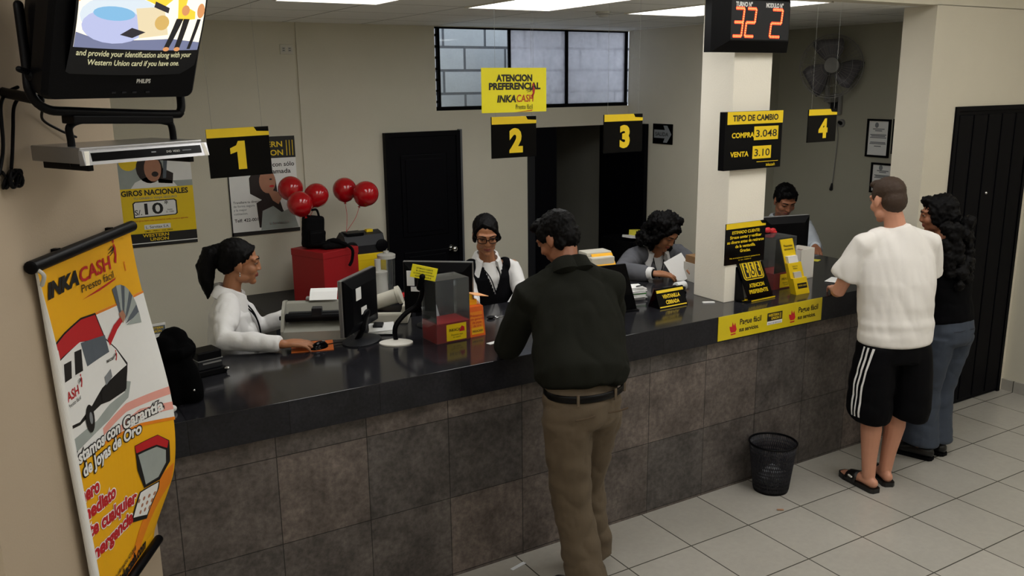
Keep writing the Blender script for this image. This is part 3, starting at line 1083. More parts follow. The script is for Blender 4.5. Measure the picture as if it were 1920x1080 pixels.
def cert(y0, y1, z0, z1, label):
    t = thing('framed_certificate', label, 'certificate', (6.398, (y0 + y1) / 2, (z0 + z1) / 2), -pi / 2, 'framed certificates on the booth wall')
    w_, h_ = abs(y1 - y0) / 2, (z1 - z0) / 2
    bm = B()
    for s in (-1, 1):
        bx(bm, s * w_ - (.0 if s < 0 else .016), s * w_ + (.016 if s < 0 else .0), -.018, 0, -h_, h_)
        bx(bm, -w_ + .016, w_ - .016, -.018, 0, s * h_ - (.0 if s < 0 else .016), s * h_ + (.016 if s < 0 else 0))
    obj('frame', bm, M_black, t)
    bm = B(); bx(bm, -w_ + .016, w_ - .016, -.008, -.001, -h_ + .016, h_ - .016); obj('sheet', bm, M_paper, t)
    F = Flat()
    F.disc(-.02, h_ * .68, .018, .022, M_inkg, 1)
    for k, (z, ww) in enumerate(((.45, .5), (.36, .3), (.15, .7), (.08, .6), (0, .7), (-.25, .65), (-.32, .7), (-.45, .3))):
        F.rect(-w_ * ww, w_ * ww, z * h_, z * h_ + .008, M_inkg, 1)
    F.build('print', t, -.008)


cert(1.455, 1.235, 1.655, 1.965, 'framed certificate, the fully visible one left of the cream pillar')
cert(1.21, .99, 1.69, 1.97, 'framed certificate half cut off by the cream pillar, upper one')
cert(1.385, 1.165, 1.36, 1.61, 'framed certificate hung lowest, just above the head in the white T-shirt')
t = thing('fan_cord', 'thin grey cord with a plug hanging down the wall under the fan', 'cord', (6.392, 1.75, 1.35))
bm = B(); tube(bm, spline([(0, -.02, .60), (-.006, .01, .57), (-.004, -.005, .45), (-.004, .005, .25), (-.004, .02, .03)]), .004, seg=6); obj('cable', bm, M_fan, t, True)
bm = B(); tube(bm, [(-.006, .02, .045), (-.006, .025, .0)], [.008, .016], seg=10); obj('plug', bm, M_dgrey, t, True)
t = thing('wall_socket', 'small round socket with a plug in it, behind sign 4', 'socket', (6.398, 1.72, 1.92), -pi / 2)
bm = B(); lathe(bm, [(.035, 0), (.032, .02), (0, .022)], 20, M=RX); obj('cover_plate', bm, M_fan, t, 35)
bm = B(); tube(bm, [(0.005, -.02, 0), (.01, -.05, .01)], [.018, .012], seg=10); obj('plug', bm, M_black, t, True)
t = thing('smoke_detector', 'small white detector on the ceiling between the lit panels', 'detector', (3.557, 1.353, 2.725))
bm = B(); lathe(bm, [(0, -.035), (.025, -.033), (.04, -.02), (.05, -.012), (.05, 0)], 24); obj('housing', bm, M_lgrey, t, 35)
bm = B(); lathe(bm, [(.043, -.019), (.044, -.016)], 24); obj('vent_ring', bm, M_dgrey, t)

# ================================================================== BANNER ON THE ANGLED WALL
# banner local frame: x to the right along the wall, z up, faces the hall
BZ = 1.80
PB = A - D_ * .3465 + N_ * .017 + Vector((0, 0, BZ))
t = thing('wall_banner', 'tall yellow advertising banner with a white van hanging on the left wall', 'banner', PB, math.atan2(D_.y, D_.x))
t.scale = (.967, 1, 1)
BW, BH = .372, 1.17


def bwarp(v):
    x, y, z = v
    q = min(1, max(0, -z / BH))                    # 0 at the top, 1 at the bottom
    left = -BW + .022 + .088 * q                   # the left edge rolls forward further down
    x -= max(0, x + .1) * .22 * max(0, (q - .8) / .2) ** 1.5
    off = -.008 * sin(6 * q) * sin(9 * x)
    u = max(0, (x + .05) / (BW + .05))
    off -= .085 * u * u * max(0, sin(pi * min(1, q * 1.02) ** 1.6))
    d = left - x
    if d > 0:
        R_ = .012 + .004 * q
        th = d / R_
        R2 = (R_ + y) * max(.35, 1 - .05 * th)
        return Vector((left - R2 * sin(th), off - R_ + R2 * cos(th), z))
    return Vector((x, off + y, z))


F = Flat()
F.rect(-BW + .005, BW - .005, -BH, 0, M_amber, 0)
F.build('fabric', t, 0, bwarp, .03, fine=(-BW, -BW + .125, .004))
o = t.children[0]
sd = o.modifiers.new('s', 'SOLIDIFY'); sd.thickness = .0012; sd.offset = -1
sd.material_offset = 1; o.data.materials.append(M_paper)
F = Flat()
F.text('INKA', -.197, -.105, .062, M_ink, 1, .055, shear=.2, width=.215, h=5)
F.text('CASH', .035, -.105, .064, M_redp, 1, .02, width=.225, h=5)
F.text('Presto f\u00e1cil', .04, -.138, .036, M_ink, 1, .0, width=.23, h=5)
F.poly([(-.08, -.16), (.04, -.15), (.17, -.14), (.18, -.132), (.16, -.146), (.04, -.157)], M_redp, 5)
runner(F, .185, -.062, .07, 5)
F.text('i', .26, -.135, .05, M_orange, 1, .03, h=5)
# white field
F.poly([(-BW, -.62), (-BW, -.25), (-.1, -.222), (-.003, -.22), (BW, -.232), (BW, -.72), (.2, -.678), (-.06, -.645)], M_paper, 1)
F.poly([(-BW, -.25), (-.1, -.222), (-.003, -.22), (BW, -.232), (BW, -.24), (-.003, -.228), (-.1, -.23)], M_orange, 2)
F.poly([(-BW, -.27), (-.1, -.222), (-.1, -.26), (-BW, -.33)], M_amber, 2)
F.poly([(-.05, -.60), (.12, -.575), (BW, -.60), (BW, -.63), (.12, -.605), (-.05, -.625)], M_pink, 2)
F.poly([(.05, -.64), (.2, -.625), (BW, -.66), (BW, -.69), (.2, -.655), (.05, -.66)], M_pink, 2)
F.poly([(-BW, -.62), (-.06, -.645), (.2, -.678), (BW, -.72), (BW, -.732), (.2, -.69), (-.06, -.655), (-BW, -.635)], M_orange, 2)
# banknotes spread like a fan
for k in range(8):
    a = radians(98 - 14 * k)
    c0 = (.165, -.312)
    F.poly([(c0[0] + .02 * cos(a), c0[1] + .02 * sin(a)), (c0[0] + .135 * cos(a + .14), c0[1] + .145 * sin(a + .14)), (c0[0] + .135 * cos(a - .14), c0[1] + .145 * sin(a - .14))], M_pgrey if k % 2 else M_pgrey2, 3 + k % 2)
F.poly([(.05, -.325), (.1, -.29), (.15, -.275), (.17, -.29), (.12, -.31), (.06, -.35)], M_redp, 5)
F.poly([(.145, -.262), (.175, -.255), (.19, -.28), (.165, -.30)], M_skinp, 6)
# van
F.poly([(-.325, -.51), (-.325, -.25), (-.22, -.228), (-.1, -.212), (-.004, -.22), (.04, -.318), (.1, -.37), (.158, -.44), (.15, -.47), (.125, -.53), (.02, -.53), (-.04, -.52), (-.2, -.53)], M_ink, 3)
F.poly([(-.318, -.50), (-.318, -.306), (-.125, -.284), (.035, -.32), (.095, -.372), (.15, -.445), (.11, -.45), (-.02, -.47), (-.1, -.50), (-.2, -.52)], M_paper, 4)
F.poly([(-.32, -.30), (-.32, -.256), (-.22, -.234), (-.1, -.218), (-.008, -.226), (.033, -.315), (-.12, -.284)], M_redp, 4)
F.poly([(-.121, -.288), (.036, -.306), (.05, -.368), (-.097, -.372)], M_pgrey2, 5)
F.poly([(-.249, -.318), (-.195, -.322), (-.208, -.374), (-.258, -.372)], M_ink, 5)
F.poly([(-.168, -.303), (-.121, -.307), (-.128, -.376), (-.182, -.373)], M_ink, 5)
F.poly([(-.03, -.478), (.11, -.452), (.152, -.448), (.13, -.525), (.03, -.528), (-.03, -.52)], M_ink, 5)
F.poly([(.0, -.44), (.045, -.425), (.05, -.455), (.005, -.47)], M_inkg, 6)
F.disc(-.13, -.535, .03, .046, M_ink, 6); F.disc(-.125, -.535, .011, .02, M_inkg, 7)
F.text('CASH', -.232, -.435, .042, M_redp, 1, .02, width=.115, h=6)
F.text('Presto f\u00e1cil', -.215, -.455, .018, M_ink, 1, 0, width=.09, h=6)
F.text('INKACASH', .05, -.40, .014, M_ink, 1, .03, width=.05, h=6)
runner(F, -.155, -.405, .035, 6); runner(F, .085, -.395, .03, 6)
F.poly([(-.28, -.555), (-.08, -.56), (.02, -.54), (.12, -.535), (.14, -.50), (.165, -.51), (.14, -.56), (.0, -.59), (-.28, -.60)], M_pgrey, 2)
# slogans
for hh, mm, bo in ((5, M_ink, .10), (6, M_paper, .035)):
    ex = .012 if hh == 5 else 0
    F.text('Pr\u00e9stamos con Garant\u00eda', -.012, -.652, .056, mm, 1, bo, width=.665 + ex, h=hh, rot=-.06)
    F.text('de Joyas de Oro', -.02, -.70, .056, mm, 1, bo, width=.43 + ex, h=hh, rot=-.05)
for sx_, xr, wd, zz, ro in (('Dinero', -.145, .20, -.775, -.12), ('inmediato', -.022, .33, -.853, -.13), ('Ante cualquier', .138, .50, -.95, -.17), ('emergencia', .10, .42, -1.005, -.11)):
    for hh, mm, bo in ((4, M_paper, .10), (5, M_redp, .045)):
        F.text(sx_, xr - wd / 2, zz + .5 * wd * -ro, .062, mm, 1, bo, width=wd + (.014 if hh == 4 else 0), h=hh, rot=ro)
# jewel case
CX = lambda P: [(x - .05, z) for x, z in P]
F.poly(CX([(.199, -.744), (.33, -.755), (.385, -.80), (.388, -.885), (.335, -.935), (.24, -.925), (.205, -.84)]), M_ink, 4)
F.poly(CX([(.199, -.746), (.33, -.757), (.38, -.80), (.372, -.825), (.32, -.79), (.205, -.775)]), M_redp, 5)
F.poly(CX([(.215, -.785), (.32, -.798), (.365, -.83), (.365, -.88), (.325, -.92), (.25, -.915)]), M_pgrey, 5)
F.poly(CX([(.21, -.925), (.335, -.938), (.335, -.97), (.275, -1.05), (.15, -1.01), (.142, -.99)]), M_ink, 4)
F.poly(CX([(.215, -.93), (.328, -.942), (.325, -.97), (.272, -1.035), (.155, -.995)]), M_paper, 5)
for q in range(10):
    F.disc(.15 + .012 * (q * 3 % 10), -.955 - .0065 * q, .009, .007, M_skinp, 6, n=8)
F.poly([(.0, -1.17), (.12, -1.10), (.24, -1.0), (.3, -.92), (.36, -.90), (.36, -.98), (.26, -1.08), (.14, -1.17)], M_orange, 2)
F.text('M\u00e1s informaci\u00f3n: 422-0018', .0, -1.115, .022, M_ink, 1, .02, width=.25, h=6)
F.text('www.inkacash.com', .02, -1.155, .05, M_ink, 1, .045, width=.46, h=6)
F.build('artwork', t, 0, bwarp, .03, fine=(-BW, -BW + .125, .004))
bm = B(); tube(bm, [(-BW - .01, -.004, .004), (BW + .005, -.004, .004)], .019, seg=14, rnd=.2); obj('top_bar', bm, M_black, t, 40)
bm = B(); tube(bm, [(-BW - .06, -.012, -BH - .005), (BW - .09, -.012, -BH - .005)], .017, seg=14, rnd=.2); obj('bottom_bar', bm, M_black, t, 40)
bm = B(); tube(bm, spline([(-BW, -.01, .0), (-BW + .004, -.03, -.02), (-BW + .012, -.018, -.05)]), .006, seg=6); obj('tie_cord', bm, M_lgrey, t, True)
for sx in (-.2, .2):
    bm = B(); bx(bm, sx - .01, sx + .01, -.004, .016, -.006, .026); obj('wall_hook', bm, M_black, t)

# ================================================================== TELEVISION, RACK, PLAYER
TA = radians(25)
TL = Vector((.24, -.819, 2.088))        # front left lower corner of the player
def tvM(tilt=0):
    return Matrix.Translation(TL) @ Matrix.Rotation(TA, 4, 'Z') @ Matrix.Rotation(tilt, 4, 'X')

t = thing('disc_player', 'slim silver disc player on the rack under the television', 'player', TL, TA)
bm = B(); bx(bm, 0.004, .386, .02, .262, .002, .045, .003); obj('case', bm, M_silver, t)
bm = B()
loft(bm, [[Vector((x, y, z)) for y, z in ((.02, -.002), (-.006, .0), (.004, .037), (.02, .039))] for x in (0, .389)])
obj('front_panel', bm, mat('bright_silver', '#b9b9bc', .25, .03, metal=.7), t)
fp = lambda v: Vector((v.x, v.y - .006 + .010 * v.z / .037, v.z))
F = Flat()
F.rect(.022, .365, .009, .031, M_blackg, 1)
F.text('DVD  VIDEO', .27, .017, .008, M_lgrey, 1, .01, h=2)
F.rect(.30, .33, .019, .021, M_inkg, 2); F.rect(.20, .215, .020, .023, M_inkg, 2)
F.build('display_strip', t, 0, fp)
F = Flat()
F.poly([(.002, .0), (.012, .0), (.02, .036), (.006, .036)], M_white, 1); F.build('chrome_edge', t, 0, fp)
F = Flat(); F.poly([(.370, .036), (.380, .036), (.388, .0), (.374, .0)], M_white, 1)
F.build('chrome_edge', t, 0, fp)

rk = thing('tv_wall_rack', 'black tubular wall rack holding the television and disc player', 'rack', TL, TA)
bm = B(); tube(bm, spline([(-.085, .06, .40), (-.09, .05, .26), (-.095, .04, .19), (-.06, .04, .148), (.02, .04, .138), (.3, .04, .122), (.335, .04, .128), (.345, .045, .16), (.345, .05, .19)], 5), .012, seg=10); obj('upper_frame', bm, M_black, rk, True)
bm = B(); tube(bm, spline([(.03, .1, -.006), (.03, .1, .06), (.03, .1, .096), (.06, .1, .112), (.12, .1, .113), (.26, .1, .105), (.32, .1, .100), (.345, .1, .082), (.345, .1, -.006)], 5), .010, seg=10); obj('lower_frame', bm, M_black, rk, True)
for x in (.03, .345):
    bm = B(); bx(bm, x - .008, x + .008, .02, .24, -.018, .001, .002); obj('shelf_rail', bm, M_black, rk)
bm = B(); box(bm, (.15, .06, .118), (.3, .06, .022), .004, Matrix.Rotation(.04, 4, 'Y')); obj('cross_plate', bm, M_black, rk)
bm = B(); tube(bm, [(-.07, .05, .17), (-.06, .25, .19), (-.055, .29, .19)], .014, seg=10); obj('wall_arm', bm, M_black, rk, True)
bm = B(); tube(bm, [(-.125, .02, .245), (-.09, .03, .235)], .008, seg=8); ell(bm, (-.09, .03, .23), .016); obj('clamp_knob', bm, M_black, rk, True)

# television: local frame, x along the front, y into the set, z up; tilted towards the floor
TVt = radians(22)
tv = thing('television', 'black tube television playing an advert, high on the left wall', 'television', TL + Vector((0, 0, 0)), 0, None, (TVt, 0, TA))
tv.rotation_mode = 'XYZ'
tv.location = (Matrix.Translation(TL) @ Matrix.Rotation(TA, 4, 'Z')) @ Vector((.125, -.005, .172))
TW, TH = .222, .40
bm = B()


def rr(w_, h0, h1, y, ins=0.0, rad=.02, bulge=0):
    pts = []
    for cx, cz, a0 in ((w_ - rad, h0 + rad, -90), (w_ - rad, h1 - rad, 0), (-w_ + rad, h1 - rad, 90), (-w_ + rad, h0 + rad, 180)):
        for k in range(5):
            a = radians(a0 + 90 * k / 4)
            pts.append(Vector((cx + rad * cos(a), y, cz + rad * sin(a))))
    return pts


loft(bm, [rr(TW - .012, .004, TH - .006, -.012), rr(TW, 0, TH, .0), rr(TW, 0, TH, .05), rr(TW - .015, .012, TH - .01, .06, rad=.03), rr(TW - .03, .03, TH - .02, .15, rad=.04), rr(TW - .10, .08, TH - .05, .20, rad=.05), rr(TW - .13, .10, TH - .08, .24, rad=.04)])
obj('cabinet', bm, M_black, tv, 40)
SX0, SX1, SZ0, SZ1 = -.165, .198, .083, .385


def scr(v):
    x, y, z = v
    u = (x) / .2
    q = (z - .24) / .145
    return Vector((x, y - .012 - .014 * (2 - u * u - q * q), z))


F = Flat()
F.rect(SX0 - .006, SX1 + .006, SZ0 - .012, SZ1, M_dgrey, 0)
F.build('screen_glass', tv, 0, scr, .03)
F = Flat()
ee = lambda n, c, s=1.0: emit('screen_' + n, c, s)
F.rect(SX0, SX1, .145, SZ1, ee('white', '#fff3d8', 1.35), 1)
F.poly([(SX0, .26), (SX0 + .03, .28), (SX0 + .045, SZ1), (SX0, SZ1)], ee('orange', '#ff8a2a', 1.1), 2)
F.disc(-.03, .335, .05, .05, ee('pale', '#dfeaf2', 1.05), 2)
F.poly([(.0, .28), (.0, SZ1), (.09, SZ1), (.11, .30), (.06, .26)], ee('gold', '#ffd23a', 1.15), 2)
F.disc(-.05, .23, .112, .055, ee('pale', '#dfeaf2', 1.05), 3)
F.disc(-.07, .205, .085, .045, ee('lavender', '#c2c8ee', 1.0), 4)
F.disc(-.075, .238, .055, .018, ee('blue', '#8cc6ee', .95), 5)
F.poly([(-.02, .255), (.06, .265), (.085, .19), (.0, .178)], ee('cream', '#eedcb4', 1.05), 6)
F.disc(.06, .222, .022, .02, ee('ochre', '#e0b868', 1.0), 7)
F.poly([(-.055, .185), (-.025, .205), (.015, .195), (-.02, .178)], ee('dark', '#3a3340', .5), 7)
F.poly([(SX0, .145), (SX1, .145), (SX1, .168), (.1, .178), (-.1, .166), (SX0, .185)], ee('haze', '#8f96bc', .7), 2)
F.poly([(.10, .30), (.155, .305), (.165, .235), (.108, .228)], ee('gold', '#ffd23a', 1.15), 8)
F.poly([(.078, .152), (.094, .152), (.125, .235), (.103, .235)], ee('navy', '#1c1a26', .3), 9)
F.poly([(.112, .152), (.129, .152), (.146, .235), (.126, .235)], ee('navy', '#1c1a26', .3), 9)
F.disc(.086, .15, .01, .006, ee('skin', '#e59c62', 1.0), 10); F.disc(.121, .15, .01, .006, ee('skin', '#e59c62', 1.0), 10)
F.disc(.12, .335, .026, .03, ee('skin', '#e59c62', 1.0), 8)
F.poly([(.128, .268), (.175, .25), (.19, .33), (.142, .35)], ee('white', '#fff3d8', 1.35), 10)
F.poly([(.158, .312), (.180, .307), (.182, .320), (.160, .325)], ee('dark', '#3a3340', .5), 11)
F.disc(.128, .258, .013, .014, ee('skin', '#e59c62', 1.0), 11)
F.disc(.180, .258, .013, .02, ee('skin', '#e59c62', 1.0), 11)
F.disc(.18, .345, .014, .016, ee('skin', '#e59c62', 1.0), 11)
F.poly([(.155, .15), (.166, .15), (.185, .235), (.172, .235)], ee('navy', '#1c1a26', .3), 9)
F.poly([(.03, .262), (.075, .248), (.077, .262), (.033, .277)], ee('dark', '#3a3340', .5), 8)
M_sub = ee('caption', '#e8e2b0', .75)
F.text('and provide your identification along with your', .012, .124, .022, M_sub, 1, .012, width=.335, h=2)
F.text('Western Union card if you have one.', .012, .099, .022, M_sub, 1, .012, width=.27, h=2)
F.build('picture', tv, 0, scr, .03)
F = Flat(); F.text('PHILIPS', .05, .046, .016, M_lgrey, 1, .04, width=.042)
F.build('badge', tv, -.012)
bm = B()
for x in (-.04, -.01, .02, .06):
    bx(bm, x, x + .012, -.015, -.011, .018, .022)
obj('button', bm, M_dgrey, tv)

# cables beside the television
t = thing('power_cord', 'black cables hanging down the left wall, tied in a bundle', 'cable', (0, 0, 0))
def onwall(s, z, off=.012):
    p = A - D_ * s + N_ * off
    return (p.x, p.y, z)
bm = B(); tube(bm, spline([onwall(.672, 2.29, .03), onwall(.70, 2.275), onwall(.735, 2.245), onwall(.744, 2.20), onwall(.748, 2.16), onwall(.76, 2.12), onwall(.79, 2.07)]), .005, seg=6); obj('cable', bm, M_black, t, True)
bm = B(); tube(bm, spline([onwall(.65, 2.275, .03), onwall(.668, 2.24), onwall(.69, 2.18), onwall(.71, 2.12), onwall(.726, 2.08)]), .005, seg=6); obj('cable', bm, M_black, t, True)
bm = B(); P = []
for k in range(34):
    a = k * .93
    P.append(onwall(.742 + .032 * sin(a), 2.052 + .022 * cos(a * 1.3), .018 + .012 * sin(a * .7)))
tube(bm, spline(P, 3), .0045, seg=6); obj('tied_coil', bm, M_black, t, True)
bm = B(); tube(bm, spline([onwall(.58, 2.24, .05), onwall(.52, 2.20), onwall(.44, 2.165, .02), onwall(.36, 2.14, .03)]), .004, seg=6); obj('cable', bm, M_black, t, True)

# ================================================================== ON THE COUNTER


def monitor(loc, rz, label, base_r=.105, stickers=()):
    """back of the screen faces local -Y"""
    t = thing('monitor', label, 'monitor', loc, rz, 'flat monitors seen from behind')
    w_, zb, zt = .185, .065, .345
    bm = B(); bx(bm, -w_, w_, .0, .022, zb, zt, .004); obj('bezel', bm, M_silver, t)
    bm = B()
    loft(bm, [[Vector((x, y, z)) for x, z in ((-w_ + i, zb + i), (w_ - i, zb + i), (w_ - i, zt - i * 1.0), (-w_ + i, zt - i * 1.0))] for y, i in ((.006, .003), (-.01, .004), (-.03, .05))])
    obj('back_shell', bm, M_black, t)
    bm = B(); bx(bm, -w_ + .014, w_ - .014, .0215, .024, zb + .014, zt - .014); obj('screen', bm, M_dgrey, t)
    bm = B(); tube(bm, [(0, .02, .012), (0, -.01, .06), (0, -.03, .14)], [(.035, .012), (.03, .012), (.04, .014)], (1, 0, 0), 14); obj('stand_neck', bm, M_black, t, True)
    bm = B(); lathe(bm, [(0, 0), (base_r, 0), (base_r, .006), (base_r * .8, .014), (0, .018)], 32, M=Matrix.Diagonal((1.15, .85, 1, 1))); obj('stand_base', bm, M_dgrey, t, 35)
    for (x0, x1, z0, z1) in stickers:
        bm = B(); bx(bm, x0, x1, -.0318, -.029, z0, z1); obj('sticker', bm, M_paper, t)
    return t


m1 = monitor((1.53, .615, CT), radians(43), 'flat monitor with two white stickers on its back, beside the orange mouse pad', stickers=((-.1, -.045, .23, .29), (-.05, .01, .15, .185)))
monitor((1.985, .66, CT), radians(-38), 'flat monitor seen from behind, just behind the clear acrylic box', stickers=((-.16, -.12, .22, .30), (-.14, -.09, .19, .215)))
monitor((4.665, .74, CT), radians(-14), 'flat dark monitor in front of the clerk in the booth')
t = thing('display_stand', 'black slanted display stand beside the right arm of the man in the dark shirt', 'stand', (2.96, .36, CT), radians(-8))
bm = B(); loft(bm, [[Vector((x, y, z)) for x, z in ((-.10, .0), (.10, .0), (.02, .27), (-.18, .27))] for y in (-.006, .006)]); obj('panel', bm, M_blackg, t)
bm = B(); bx(bm, -.1, .1, -.03, .1, 0, .008, .002); obj('foot', bm, M_black, t)

# mouse pad and mouse
t = thing('mouse_pad', 'orange mouse pad under the hand of the woman on the left', 'mouse pad', (1.29, .655, CT), radians(-18))
bm = B(); bx(bm, -.1, .1, -.085, .085, 0, .004, .001); obj('pad', bm, mat('pad_orange', '#c9641c', .6, .06), t)
t = thing('mouse', 'black computer mouse on the orange pad', 'mouse', (1.308, .603, CT + .004), radians(-68))
bm = B(); ell(bm, (0, 0, .0), (.028, .05, .034)); bmesh.ops.bisect_plane(bm, geom=bm.verts[:] + bm.edges[:] + bm.faces[:], plane_co=(0, 0, 0), plane_no=(0, 0, 1), clear_inner=True); obj('shell', bm, M_blackg, t, True)
bm = B(); tube(bm, [(0, .02, .03), (0, .034, .026)], .004, seg=8); obj('scroll_wheel', bm, M_grey, t, True)
bm = B(); tube(bm, spline([(0, .05, .006), (.02, .12, .003), (.10, .16, .003), (.16, .10, .003)]), .0025, seg=5); obj('cable', bm, M_black, t, True)

# receipt printer
t = thing('receipt_printer', 'grey-white dot matrix printer beside the woman on the left', 'printer', (1.395, .87, CT), radians(-25))
bm = B()
prof = [(-.13, 0), (.13, 0), (.13, .10), (.07, .165), (.0, .175), (-.07, .13), (-.13, .05)]
loft(bm, [[Vector((x, y, z)) for y, z in prof] for x in (-.17, -.155)], 0)
loft(bm, [[Vector((x, y, z)) for y, z in prof] for x in (.155, .17)], 0)
loft(bm, [[Vector((x, y, z * .97)) for y, z in [(-.13, 0), (.13, 0), (.13, .10), (.07, .165), (.03, .16), (-.02, .07), (-.12, .045)]] for x in (-.16, .16)], 0)
obj('case', bm, mat('printer_grey', '#95948a', .5, .05), t)
bm = B(); tube(bm, [(-.15, -.05, .10), (.15, -.05, .10)], .022, seg=14, rnd=.2); obj('platen', bm, M_black, t, 40)
bm = B(); bx(bm, -.14, .14, -.03, .0, .075, .12); bx(bm, -.02, .03, -.07, -.02, .1, .15, .004); obj('print_head', bm, M_dgrey, t)
bm = B(); bx(bm, -.19, -.17, -.02, .0, .08, .1, .004); obj('knob', bm, M_black, t)
bm = B(); loft(bm, [[Vector((-.04, y, z)), Vector((.10, y, z)), Vector((.10, y, z + .001)), Vector((-.04, y, z + .001))] for y, z in ((.03, .168), (.08, .20), (.12, .21), (.15, .20))]); obj('paper_sheet', bm, M_paper, t)
bm = B(); bx(bm, -.06, .0, .05, .09, .167, .177, .002); obj('button_panel', bm, M_grey, t)

# check printer with roll
t = thing('slip_printer', 'cream slip printer with a paper roll behind the gooseneck stand', 'printer', (1.80, .92, CT), radians(-30))
bm = B(); bx(bm, -.12, .12, -.09, .09, 0, .06, .012); bx(bm, -.12, -.09, -.09, .09, .05, .10, .01); bx(bm, .09, .12, -.09, .09, .05, .10, .01); obj('case', bm, M_cream, t)
bm = B(); tube(bm, [(-.06, -.02, .10), (.06, -.02, .14)], .04, seg=20, rnd=.05); obj('paper_roll', bm, M_cream, t, 40)
bm = B(); tube(bm, [(.06, -.02, .14), (.078, -.02, .146)], .05, seg=20, rnd=.1); obj('roll_cap', bm, M_cream, t, 40)
bm = B(); bx(bm, -.08, .08, -.07, .07, .056, .064, .002); obj('opening', bm, M_black, t)
t = thing('card_terminal', 'dark grey keypad terminal between the two left monitors', 'terminal', (1.655, .945, CT), radians(-38))
bm = B(); bx(bm, -.05, .05, -.06, .06, 0, .05, .006); obj('case', bm, M_dgrey, t)
bm = B(); bx(bm, -.04, .04, -.05, .05, .05, .056, .002); obj('keypad', bm, M_lgrey, t)
bm = B(); bx(bm, -.032, .032, -.0, .04, .056, .058); obj('display', bm, M_black, t)
t = thing('note_pad', 'small stack of white slips leaning beside the left monitor', 'paper', (1.675, .70, CT), radians(-32))
for k in range(3):
    bm = B(); box(bm, (0, .004 * k, .012 + .008 * k), (.13, .10, .004), 0, Matrix.Rotation(radians(4 + 3 * k), 4, 'X') @ Matrix.Rotation(.1 * k, 4, 'Z')); obj('slip', bm, M_paper, t)
bm = B(); box(bm, (-.02, .02, .034), (.05, .05, .014), .004, Matrix.Rotation(radians(10), 4, 'X')); obj('clip', bm, M_dgrey, t)

# gooseneck stand with the yellow card
t = thing('gooseneck_stand', 'black gooseneck stand on a white base with a small camera head', 'stand', (1.658, .485, CT))
bm = B(); lathe(bm, [(0, 0), (.083, 0), (.083, .006), (.05, .014), (.02, .02), (0, .02)], 28, M=Matrix.Rotation(-.5, 4, 'Z') @ Matrix.Diagonal((1.0, .72, 1, 1))); obj('base', bm, M_white, t, 35)
bm = B(); tube(bm, spline([(0, 0, .018), (-.004, 0, .06), (.01, .0, .10), (.06, .0, .145), (.11, -.02, .18), (.125, -.05, .24), (.115, -.075, .30)]), .0125, seg=10); obj('gooseneck', bm, M_black, t, True)
bm = B(); tube(bm, [(.112, -.06, .28), (.112, -.09, .34)], .018, seg=12); obj('camera_head', bm, M_black, t, True)
t2 = thing('yellow_card', 'small tilted yellow notice card held by the gooseneck stand', 'card', (1.775, .385, 1.402), radians(-20), None, (0, radians(14), radians(-22)))
bm = B(); bx(bm, -.062, .062, -.002, .002, -.032, .032, .0005); obj('card', bm, M_yellow2, t2)
F = Flat()
for k, s in enumerate(('ESTIMADO CLIENTE', 'SR. USUARIO CONTAR', 'SU DINERO EN VENTANILLA', 'GRACIAS')):
    F.text(s, 0, .014 - .013 * k, .010, M_ink, 1, .01, width=.08 if k != 2 else .1)
F.build('lettering', t2, -.002)


def acrylic_box(loc, rz, label, s=1):
    t = thing('acrylic_box', label, 'box', loc, rz, 'clear acrylic collection boxes')
    w_, d, h = .093, .075, .315
    bm = B(); bx(bm, -w_, w_, -d, d, 0.001, .10, .001); obj('red_base', bm, M_red, t)
    bm = B()
    for sx in (-1, 1):
        bx(bm, sx * w_ - .002, sx * w_ + .002, -d, d, 0, h)
        bx(bm, -w_, w_, sx * d - .002, sx * d + .002, 0, h)
    bx(bm, -w_, w_, -d, d, h - .002, h + .002)
    obj('acrylic_walls', bm, M_acr, t)
    F = Flat(); F.rect(-.04, .072, .008, .092, M_yellow, 1)
    F.text('INKACASH', .015, .055, .02, M_ink, 1, .02, width=.08); F.poly([(.03, .05), (.062, .05), (.06, .07), (.045, .078)], M_redp, 3)
    F.text('Deposite aqu\u00ed\nsu cup\u00f3n', .018, .033, .012, M_ink, 1, 0)
    F.build('label', t, -d - .0025)
    bm = B(); box(bm, (-.035, -.02, .125), (.085, .004, .06), 0, Matrix.Rotation(radians(-30), 4, 'X') @ Matrix.Translation((0, .04, 0.03))); obj('slips', bm, M_paper, t)
    return t


acrylic_box((1.905, .425, CT), radians(2), 'clear acrylic box with red base and yellow label, in front of the middle monitor')
acrylic_box((4.13, .33, CT), radians(2), 'clear acrylic box with red base, half hidden by the black accessibility stand')

t = thing('leaflet_holder', 'orange leaflet holder standing beside the acrylic box', 'holder', (2.055, .40, CT), radians(4))
bm = B(); loft(bm, [[Vector((x, y, z)) for y, z in ((-.03, 0), (.03, 0), (.03, .15), (-.01, .15))] for x in (-.045, .045)]); obj('pocket', bm, mat('leaflet_orange', '#e8661c', .45, .05), t)
F = Flat(); F.rect(-.036, .036, .012, .125, M_orange, 1); F.rect(-.036, .036, .012, .045, M_amber, 2)
F.text('Pr\u00e9stamos\ncon garant\u00eda\nde joyas\nde oro', 0, .1, .017, M_redp, 1, .005, h=3); F.text('INKACASH', 0, .022, .016, M_ink, 1, .02, width=.06, h=3)
F.build('print', t, -.03, lambda v: Vector((v.x, v.y + .02 * v.z / .15, v.z)))
t = thing('leaflets', 'orange and white leaflets fanned out above the orange holder', 'leaflet', (2.06, .45, CT), radians(6))
bm = B(); bx(bm, -.045, .03, -.014, .016, 0, .175, .002); obj('stack', bm, M_amber, t)
bm = B(); box(bm, (.0, .0, .20), (.085, .09, .003), 0, Matrix.Rotation(.2, 4, 'Y')); obj('top_leaflet', bm, mat('leaflet_pale', '#f4b27a', .5, .1), t)
